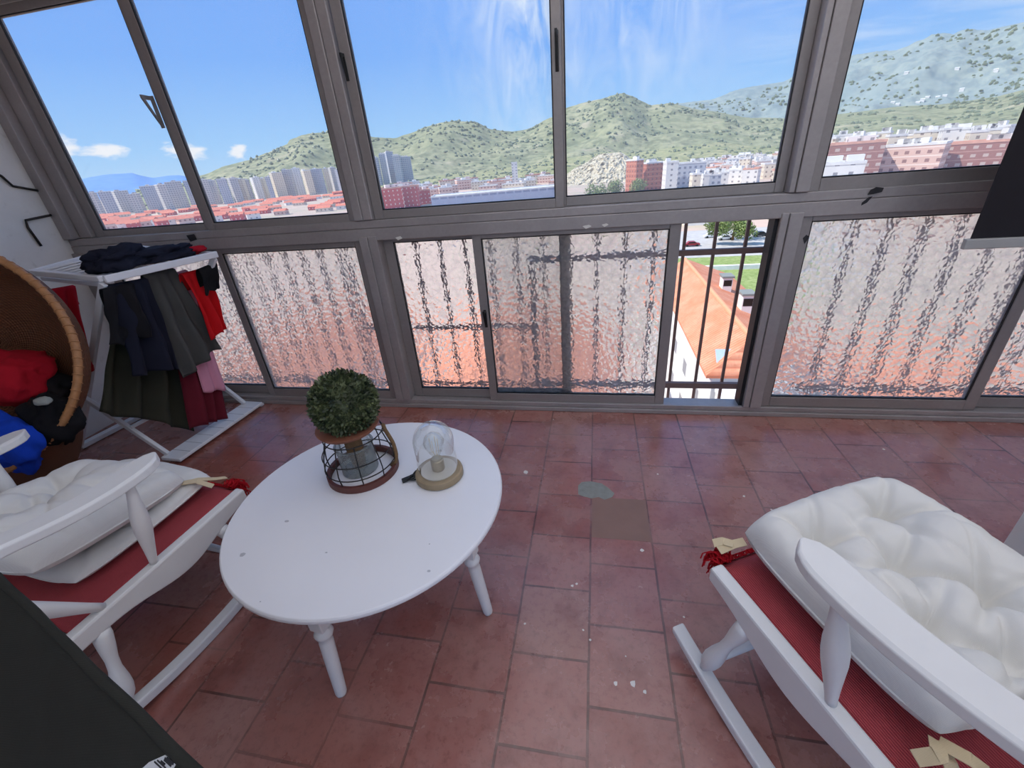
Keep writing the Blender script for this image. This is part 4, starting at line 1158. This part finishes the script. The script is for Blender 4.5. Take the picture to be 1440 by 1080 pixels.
# red roofed quarter
G4 = 'red roofed houses in front of the towers'
for i in range(96):
    px = 132+ (i*7.9) % 352 + random.uniform(-3,3); lv = random.random()
    building(px-random.uniform(7,13), px+random.uniform(7,13), 318-px*.080+lv*15-4, 860-lv*440, 8, random.choice(('rose','cream','red','white')), 'red', 'low red roofed house in the quarter in front of the grey towers', 'house', G4, jit=random.uniform(-.5,.5), gable=True, name='house')
building(528, 562, 266, 352, 20, 'red', 'rose', 'red painted block behind the dark window post, nearest of its kind', 'building', jit=.15, tops=2)
building(566, 588, 263, 356, 18, 'red', 'rose', 'red painted block beside the long pale hall', 'building', jit=-.1, tops=1)
building(588, 603, 268, 350, 16, 'red', 'rose', 'low red block directly adjoining the long pale hall', 'building', jit=.1, tops=1)
building(719, 727, 229, 545, 8, 'white', 'white', 'slim white tower rising above the low roofs', 'tower', name='tower', tops=0)
G5 = 'low pale blocks at the foot of the hill'
for i in range(30):
    px = 566 + (i*29.3) % 224; lv = random.random()
    building(px-random.uniform(7,16), px+random.uniform(7,16), 270-(px-540)*.062-lv*13+1, 470+lv*130, 12, random.choice(('cream','white','rose','cream','rose')), random.choice(('flat','rose','white')), 'low pale block among the roofs at the foot of the hill', 'building', G5, jit=random.uniform(-.3,.3))
# the brick towers of the fourth pane
building(887, 899, 226, 330, 12, 'brick', 'white', 'narrow brick tower with cream edge, first of the brick pair', 'building', jit=.6, tops=1)
building(903, 934, 230, 322, 16, 'brick', 'white', 'broad brick tower beside the narrow one', 'building', jit=.35, tops=1)
building(935, 952, 229, 312, 12, 'white', 'white', 'bright white tower adjoining the broad brick tower', 'building', jit=.2, tops=1)
building(953, 992, 230, 318, 14, 'greyblue', 'white', 'blue grey block with balconies beside the bright white tower', 'building', jit=.1, tops=2)
building(972, 984, 246, 290, 9, 'cream', 'white', 'small cream block before the blue grey block', 'building', jit=.2)
building(987, 996, 247, 288, 9, 'white', 'white', 'small white block before the blue grey block', 'building', jit=.2)
G6 = 'low pale blocks behind the right posts'
for i in range(34):
    px = 998 + (i*37.7) % 138; lv = random.random()
    building(px-random.uniform(7,15), px+random.uniform(7,15), 251-(px-960)*.075-lv*26, 300+lv*240, 11, random.choice(('white','white','cream','rose','greyblue')), random.choice(('white','flat','rose')), 'low pale block in the white quarter below the wooded slope', 'building', G6, jit=random.uniform(-.3,.3), tops=2)
# big slab blocks in the right pane
building(1130, 1243, 204, 235, 14, 'slab', 'rose', 'long brown brick slab block with rose roof edge', 'building', jit=.12, tops=4)
building(1248, 1335, 205, 228, 14, 'rose', 'white', 'rose slab block with cream balconies and white roof ledge', 'building', jit=-.15, tops=3)
building(1336, 1470, 200, 240, 14, 'slab', 'rose', 'brown brick slab block partly hidden by the dark blind', 'building', jit=.1, tops=4)
building(1150, 1215, 232, 190, 10, 'white', 'white', 'low white block in front of the long brick slab', 'building', jit=.1, tops=2)
G7 = 'cream roofs behind the brick slabs'
for i in range(14):
    px = 1165+i*19; building(px-12, px+13, 197-(px-1165)*.05-random.random()*6, 262+random.random()*50, 10, random.choice(('cream','cream','white')), 'white', 'cream block rising behind the brown brick slabs', 'building', G7, jit=random.uniform(-.2,.2), tops=3)
HP = []
G8 = 'white houses on the mountain'
for i in range(16):
    px, py = [(1165,170),(1172,165),(1182,168),(1196,171),(1205,163),(1255,145),(1262,147),(1274,104),(1290,146),(1297,141),(1304,137),(1318,138),(1328,136),(1345,99),(1352,127),(1400,100)][i]
    az, el = azel(px, py)
    # walk along the mountain to where this sight line meets it
    best = min((abs(math.atan2(mt.pt(az, t).z-H, mt.pt(az, t).xy.length)-el), t) for t in [k/120 for k in range(120)])
    p = mt.pt(az, best[1]); d = p.xy.length; HP.append(p)
    o = thing('house', 'tiny white house on the wooded mountain', 'house', (p.x, p.y, p.z-6), -az, G8)
    s = d*.0026
    MB().bb(-s, s, -s*.7, s*.7, 0, 6+s*.8).build('walls', FC['white'], o); 
    g = MB(); g.prism([(-s*1.05, -s*.8, 6+s*.8), (-s*1.05, s*.8, 6+s*.8), (-s*1.05, 0, 6+s*1.15)], (s*2.1, 0, 0)); g.build('roof', RF['white'], o)

# pale quarry rock in the fourth pane
rk = MB()
def rockf(u, v):
    az = azel(788,245)[0] + (azel(905,235)[0]-azel(788,245)[0])*u
    top = interp([(0,250),(.25,232),(.5,216),(.72,214),(.9,226),(1,240)], u)
    zt = H+ (560)*math.tan(azel(788+117*u, top)[1])
    r = 470+90*v; z = GZ+(zt-GZ)*v**.8
    n1 = noise.noise(Vector((u*14, v*9, 3)))*7+noise.noise(Vector((u*40, v*26, 8)))*4
    return Vector(((r+n1)*math.sin(az), (r+n1)*math.cos(az), z + noise.noise(Vector((u*30, v*22, 1)))*2.2*math.sin(PI*v)))
rk.grid(rockf, 110, 60)
MT['rock'] = m_hill('quarry rock', (122, 120, 92), (204, 192, 166), (226, 214, 190), .05)
tag(rk.build('rock_outcrop', MT['rock'], smooth=False, fix=False), kind='structure')

# ---- the orange roofed building just below
def m_tiles():
    k = NT('orange roof tiles'); co = k.coord()
    s = k.n('ShaderNodeSeparateXYZ', {'Vector': co}).outputs
    w = k.math('SINE', k.math('MULTIPLY', s[1], 2*PI/.26))
    rows = k.math('FRACT', k.math('MULTIPLY', s[0], 1/.38))
    n = k.noise(co, .7, 5, .6); n2 = k.noise(co, 5, 3)
    c = k.mix(k.ramp(n, [(.35,0.),(.65,1.)]), lin((222, 138, 100)), lin((232, 164, 130)))
    c = k.mix(k.ramp(n2, [(.5,0.),(.75,.4)]), c, lin((200, 112, 84)))
    f = k.n('ShaderNodeMapRange', {'Value': w, 'From Min': -1, 'From Max': -.4, 'To Min': .5, 'To Max': 0}).outputs[0]
    c = k.mix(f, c, lin((168, 78, 50)))
    h = k.math('ADD', w, k.math('MULTIPLY', rows, .6))
    return k.done(k.n('ShaderNodeBsdfPrincipled', {'Base Color': c, 'Roughness': .8, 'Normal': k.bump(h, .5, .05)}).outputs[0])
MT['tiles'] = m_tiles()
MT['ridge'] = simple('ridge tiles', (232, 156, 118), .8, var=.15, scale=3)
def roof_house(label, x0, xr, x1, y0, y1, zr, ze, chim=(), name='tiled_building'):
    o = thing(name, label, 'building', ((x0+x1)/2, (y0+y1)/2, GZ))
    O = Vector(o.location)
    MB().bb(x0+.5-O.x, x1-.5-O.x, y0+.5-O.y, y1-.5-O.y, 0, ze-GZ-.02).build('walls', FC['white'], o)
    for (xa, xb_) in ((x0, xr), (x1, xr)):
        P = [Vector((xa, y0, ze)), Vector((xa, y1, ze)), Vector((xb_, y1-(.0), zr)), Vector((xb_, y0+(1.2), zr))]
        MB().prism([p-O for p in P], (0,0,.18)).build('roof_slope', MT['tiles'], o)
    P = [Vector((x0, y0, ze)), Vector((x1, y0, ze)), Vector((xr, y0+1.2, zr))]
    MB().prism([p-O for p in P], (0,0,.17)).build('hip', MT['tiles'], o)
    MB().cyl(Vector((xr, y0+1.2, zr+.12))-O, Vector((xr, y1, zr+.12))-O, .16, n=10).build('ridge', MT['ridge'], o)
    for (cx, cy, hh) in chim:
        zc = zr - abs(cx-xr)/abs(x1-xr)*(zr-ze)
        c = MB(); c.bb(cx-.35-O.x, cx+.35-O.x, cy-.5-O.y, cy+.5-O.y, zc-.3-O.z, zc+hh-O.z); cb = c.build('chimney', FC['white'], o)
        MB().bb(cx-.45-O.x, cx+.45-O.x, cy-.6-O.y, cy+.6-O.y, zc+hh+.001-O.z, zc+hh+.14-O.z).build('chimney_cap', MT['concrete'], cb)
        MB().bb(cx-.3-O.x, cx+.3-O.x, cy-.5-O.y, cy-.505-O.y, zc+hh*.45-O.z, zc+hh*.85-O.z).build('vent_slot', MT['black_plastic'], cb)
    return o
rr_ = roof_house('white building with orange tiled roof and two chimneys seen through the open gap', 6.3, 8.8, 13.2, 23.0, 45.5, -8.55, -10.3, [(10.4, 36.5, 1.2), (10.3, 31.0, 1.35)])
O = Vector(rr_.location)
MB().bb(6.9-O.x, 9.4-O.x, 21.0-O.y, 22.9-O.y, 0, 12.9).build('porch', FC['white'], rr_)
MB().bb(6.85-O.x, 9.45-O.x, 20.95-O.y, 22.95-O.y, 12.901, 13.1).build('porch_roof', RF['white'], rr_)
MT['skylight'] = simple('skylight', (176, 196, 218), .2)
MB().box((7.7-O.x, 23.8-O.y, 14.35), (1.5, 1.6, .1), Matrix.Rotation(math.radians(42), 3, 'X')).build('skylight', MT['skylight'], rr_)
roof_house('orange tiled roof behind the frosted panes nearest the coffee table', -12.5, -6, 1.5, 15.5, 34, -8.8, -11.6, [])
roof_house('orange tiled roof behind the frosted pane next to the drying rack', -30, -22, -14.5, 12, 34, -8.0, -11.0, [])
roof_house('orange tiled roof behind the frosted pane below the dark blind', 15.5, 21, 27, 12, 30, -11.0, -13.4, [])
# lawn, path, trees and cars beyond
MT['lawn'] = m_hill('mown lawn', (120, 138, 78), (144, 160, 98), (166, 176, 118), .2)
o = MB().prism([(7, 52, GZ), (21, 52, GZ), (47, 118, GZ), (18, 118, GZ)], (0, 0, .05)).build('lawn', MT['lawn']); tag(o, kind='structure')
MT['path'] = roofm('pale path', (214, 202, 184))
o = MB().prism([(5, 80, GZ+.0505), (33, 76, GZ+.0505), (36, 85, GZ+.0505), (5, 90, GZ+.0505)], (0, 0, .05)).build('path', MT['path']); tag(o, kind='structure')
o = MB().bb(14, 70, 118.1, 160, GZ, GZ+.06).build('road', roofm('asphalt', (196, 192, 188))); tag(o, kind='structure')
o = MB().bb(8, 42, 104, 105, GZ+.051, GZ+1.0).build('low_wall', RF['white']); tag(o, 'low pale garden wall across the lawn', 'wall')
def car(c, rz, colr, label):
    o = thing('car', label, 'car', c, rz, None)
    prof = [(-2.1,.35),(-2.15,.75),(-1.5,.9),(-.9,1.4),(.6,1.42),(1.25,.95),(2.05,.82),(2.12,.35)]
    MB().prism([(x, -.82, z) for x, z in prof], (0, 1.64, 0)).build('car_body', simple('car paint '+label[:12], colr, .3, var=.02), o, bevel=.06)
    MB().prism([(x, -.835, z) for x, z in [(-1.35,.95),(-.85,1.32),(.55,1.34),(1.05,.97)]], (0, 1.67, 0)).build('window', MT['black_plastic'], o)
    for x in (-1.35, 1.3):
        for y in (-.86, .66): MB().cyl((x, y, .32), (x, y+.2, .32), .32, n=16).build('wheel', MT['rubber'], o)
    return o
CL = [((34,18,22),'dark red car parked beyond the lawn at the gap'), ((226,226,228),'white car parked between the two middle grille bars'), ((40,42,46),'dark car parked by the tree at the gap'), ((206,208,210),'silver car parked far down the row'), ((236,236,236),'white van-like car parked under the pale tree')]
for i, (px, py, kcol) in enumerate([(973,343,(150,40,44)),(1020,334,(232,232,234)),(1069,329,(50,52,56)),(1036,327,(206,208,210)),(1000,331,(238,238,238))]):
    p = atz(px, py, GZ+.7); car((p.x, p.y, GZ+.061), .1*(i % 3), kcol, CL[i][1])
def tree(label, c, h, cr, seed, mat='tree_leaf', dens=1500, leaf=.32):
    o = thing('tree', label, 'tree', c)
    random.seed(seed)
    MB().lathe((0,0,0), (.1,0,h*.6), [(0,cr*.09),(.6,cr*.06),(1,cr*.03)], 10).build('trunk', MT['rope'], o, smooth=True)
    m = MB()
    lobes = [(Vector((random.uniform(-.5,.5)*cr, random.uniform(-.5,.5)*cr, h*random.uniform(.5,.85))), cr*random.uniform(.45,.7)) for _ in range(9)]
    for i in range(dens):
        b, r = random.choice(lobes); d = Vector((random.gauss(0,1), random.gauss(0,1), random.gauss(0,1))).normalized()
        p = b + d*r*random.uniform(.75,1.05)
        s = Vector((random.gauss(0,1), random.gauss(0,1), random.gauss(0,1))).normalized(); t = s.cross(d)
        if t.length < .1: continue
        t.normalize(); m.add([p-s*leaf, p+t*leaf*.5, p+s*leaf, p-t*leaf*.5], [(0,1,2,3)])
    m.build('foliage', MT[mat], o, fix=False); return o
for i, (px, py, h, cr, lab) in enumerate([(1004,345,8,3.6,'pale green tree between the first two grille bars of the gap'), (1030,338,9,4.2,'rounded olive tree in the middle of the open gap'), (1087,335,11,4.6,'bright green tree at the end of the gap by the dark jamb'), (1046,345,6,3,'low bushy tree beyond the path')]):
    p = atz(px, py, GZ); tree(lab, (p.x, p.y, GZ+.05), h, cr, 40+i)
for i, (px, py, h, cr, lab) in enumerate([(866,279,9,6,'leafy tree at the foot of the narrow brick tower'), (897,277,10,6,'leafy tree at the foot of the broad brick tower'), (838,284,8,7,'dark shrub mass in front of the quarry rock')]):
    p = atz(px, py, GZ); tree(lab, (p.x, p.y, GZ), h, cr, 60+i, dens=1200, leaf=.6)
building(960, 992, 305, 175, 14, 'white', 'white', 'white building at the top of the open gap', 'building', jit=.2)
building(1010, 1092, 296, 215, 12, 'greyblue', 'white', 'grey building behind the trees at the top of the open gap', 'building', jit=.1, tops=1)

# scrub and trees dotted over the slopes: nobody could count them
MT['scrub'] = m_leaf('scrub', (92, 106, 76), (126, 136, 102))
sb = MB()
def ico(c, r, sz):
    bmv = [(0,0,1),(.894,0,.447),(.276,.851,.447),(-.724,.526,.447),(-.724,-.526,.447),(.276,-.851,.447),(.9,0,-.3),(.28,.85,-.3),(-.72,.53,-.3),(-.72,-.53,-.3),(.28,-.85,-.3)]
    fs = [(0,1,2),(0,2,3),(0,3,4),(0,4,5),(0,5,1)] + [(i, i+5, (i % 5)+6 if False else (i+5 if i == 5 else i+6)) for i in range(1,6)] 
    fs = [(0,1,2),(0,2,3),(0,3,4),(0,4,5),(0,5,1),(1,6,7,2),(2,7,8,3),(3,8,9,4),(4,9,10,5),(5,10,6,1)]
    k = [random.uniform(.8,1.2) for _ in bmv]
    sb.add([(c.x+x*r*q, c.y+y*r*q, c.z+z*r*sz*q) for (x,y,z), q in zip(bmv, k)], fs)
for i in range(5200):
    R_s = random.choice((hl, hl, hl, fs_, mt, mt))
    az = random.uniform(R_s.a0, R_s.a1); t = random.random()**.8*.97
    if noise.noise(Vector((az*9, t*5, 4))) < -.12: continue
    c = R_s.pt(az, t); d = c.length
    if any((c-p).xy.length < 34 for p in HP): continue
    if d < 1300 and any(math.hypot(c.x-a, c.y-b) < r_+9 for a, b, r_ in FOOT): continue
    ico(c, random.uniform(.0018, .0042)*d*(1 if R_s is not mt else .8), random.uniform(.7,1.3))
tag(sb.build('shrubbery', MT['scrub'], smooth=False, fix=False), 'olive scrub and small trees dotted over the hills', 'shrubs', None, 'stuff')


# ================================================================== SKY, SUN
w = bpy.data.worlds.new('sky'); SC.world = w; w.use_nodes = True
class WT(NT):
    def __init__(s): s.t = w.node_tree; s.t.nodes.clear(); s.out = s.n('ShaderNodeOutputWorld'); s.m = None
k = WT()
d = k.n('ShaderNodeVectorMath', {0: k.coord('Generated')}, operation='NORMALIZE').outputs[0]
s3 = k.n('ShaderNodeSeparateXYZ', {'Vector': d}).outputs
el = k.math('MULTIPLY', k.math('ARCSINE', s3[2]), 180/PI)
az = k.math('MULTIPLY', k.math('ARCTAN2', s3[0], s3[1]), 180/PI)
t = k.math('DIVIDE', el, 60.0)
sky = k.ramp(t, [(0, lin((186, 220, 248))), (.06, lin((154, 205, 250))), (.18, lin((110, 174, 250))), (.42, lin((90, 154, 248))), (.75, lin((128, 180, 250))), (1, lin((150, 192, 250)))])
# wispy cirrus
uv = k.n('ShaderNodeCombineXYZ', {'X': k.math('MULTIPLY', az, .055), 'Y': k.math('MULTIPLY', el, .05), 'Z': 0.0}).outputs[0]
def gauss(a0, sa, e0, se):
    x = k.math('DIVIDE', k.math('SUBTRACT', az, a0), sa); y = k.math('DIVIDE', k.math('SUBTRACT', el, e0), se)
    return k.math('EXPONENT', k.math('MULTIPLY', k.math('ADD', k.math('MULTIPLY', x, x), k.math('MULTIPLY', y, y)), -1.0))
mp = k.n('ShaderNodeMapping', {'Vector': uv, 'Rotation': (0, 0, math.radians(-28)), 'Scale': (1.9, .9, 1)}).outputs[0]
c1 = k.ramp(k.noise(mp, 2.6, 8, .62, 1.1), [(.38, 0.), (.66, 1.)])
m1 = k.math('MAXIMUM', gauss(-7, 7, 15, 11), k.math('MULTIPLY', gauss(4, 9, 15, 9), .7))
cir = k.math('MULTIPLY', k.math('MULTIPLY', c1, m1), 1.0)
mp2 = k.n('ShaderNodeMapping', {'Vector': uv, 'Rotation': (0, 0, math.radians(14)), 'Scale': (.45, 3.0, 1)}).outputs[0]
c2 = k.ramp(k.noise(mp2, 2.2, 7, .6, .6), [(.42, 0.), (.75, 1.)])
m2 = k.n('ShaderNodeMapRange', {'Value': az, 'From Min': 6, 'From Max': 24, 'To Min': 0, 'To Max': .75}).outputs[0]
cir = k.math('MAXIMUM', cir, k.math('MULTIPLY', c2, m2))
# small cumulus puffs over the far mountains
mp3 = k.n('ShaderNodeMapping', {'Vector': uv, 'Scale': (3.2, 7.5, 1)}).outputs[0]
nn = k.noise(mp3, 2.4, 6, .58, .25)
msk = k.math('MAXIMUM', gauss(-53.4, 2.6, 4.3, 1.0), k.math('MAXIMUM', gauss(-50.2, 1.9, 3.6, .9), k.math('MAXIMUM', gauss(-43.6, 2.6, 3.5, .8), k.math('MULTIPLY', gauss(-39.5, 1.3, 3.0, .8), .8))))
cu = k.ramp(k.math('ADD', k.math('MULTIPLY', msk, .42), k.math('MULTIPLY', nn, .95)), [(.66, 0.), (.84, 1.)])
cu = k.math('MULTIPLY', cu, k.ramp(msk, [(.08, 0.), (.3, 1.)]))
sky = k.mix(cir, sky, lin((222, 236, 252)))
sky = k.mix(cu, sky, lin((244, 247, 250)))
sky = k.mix(k.math('LESS_THAN', el, -1.0), sky, lin((170, 168, 160)))
bg = k.n('ShaderNodeBackground', {'Color': sky, 'Strength': .77})
k.t.links.new(bg.outputs[0], k.out.inputs[0])

sd = bpy.data.lights.new('sun', 'SUN'); sd.energy = 3.8; sd.angle = math.radians(.55); sd.color = (1, .95, .87)
so = bpy.data.objects.new('sun', sd); col.objects.link(so)
az_s, el_s = math.radians(-104), math.radians(50)
dirv = Vector((math.sin(az_s)*math.cos(el_s), math.cos(az_s)*math.cos(el_s), math.sin(el_s)))
so.rotation_euler = dirv.to_track_quat('Z', 'Y').to_euler()

SC.view_settings.view_transform = 'Standard'; SC.view_settings.look = 'None'
SC.view_settings.exposure = 0.52; SC.view_settings.gamma = 1.0
SC.view_settings.use_curve_mapping = False
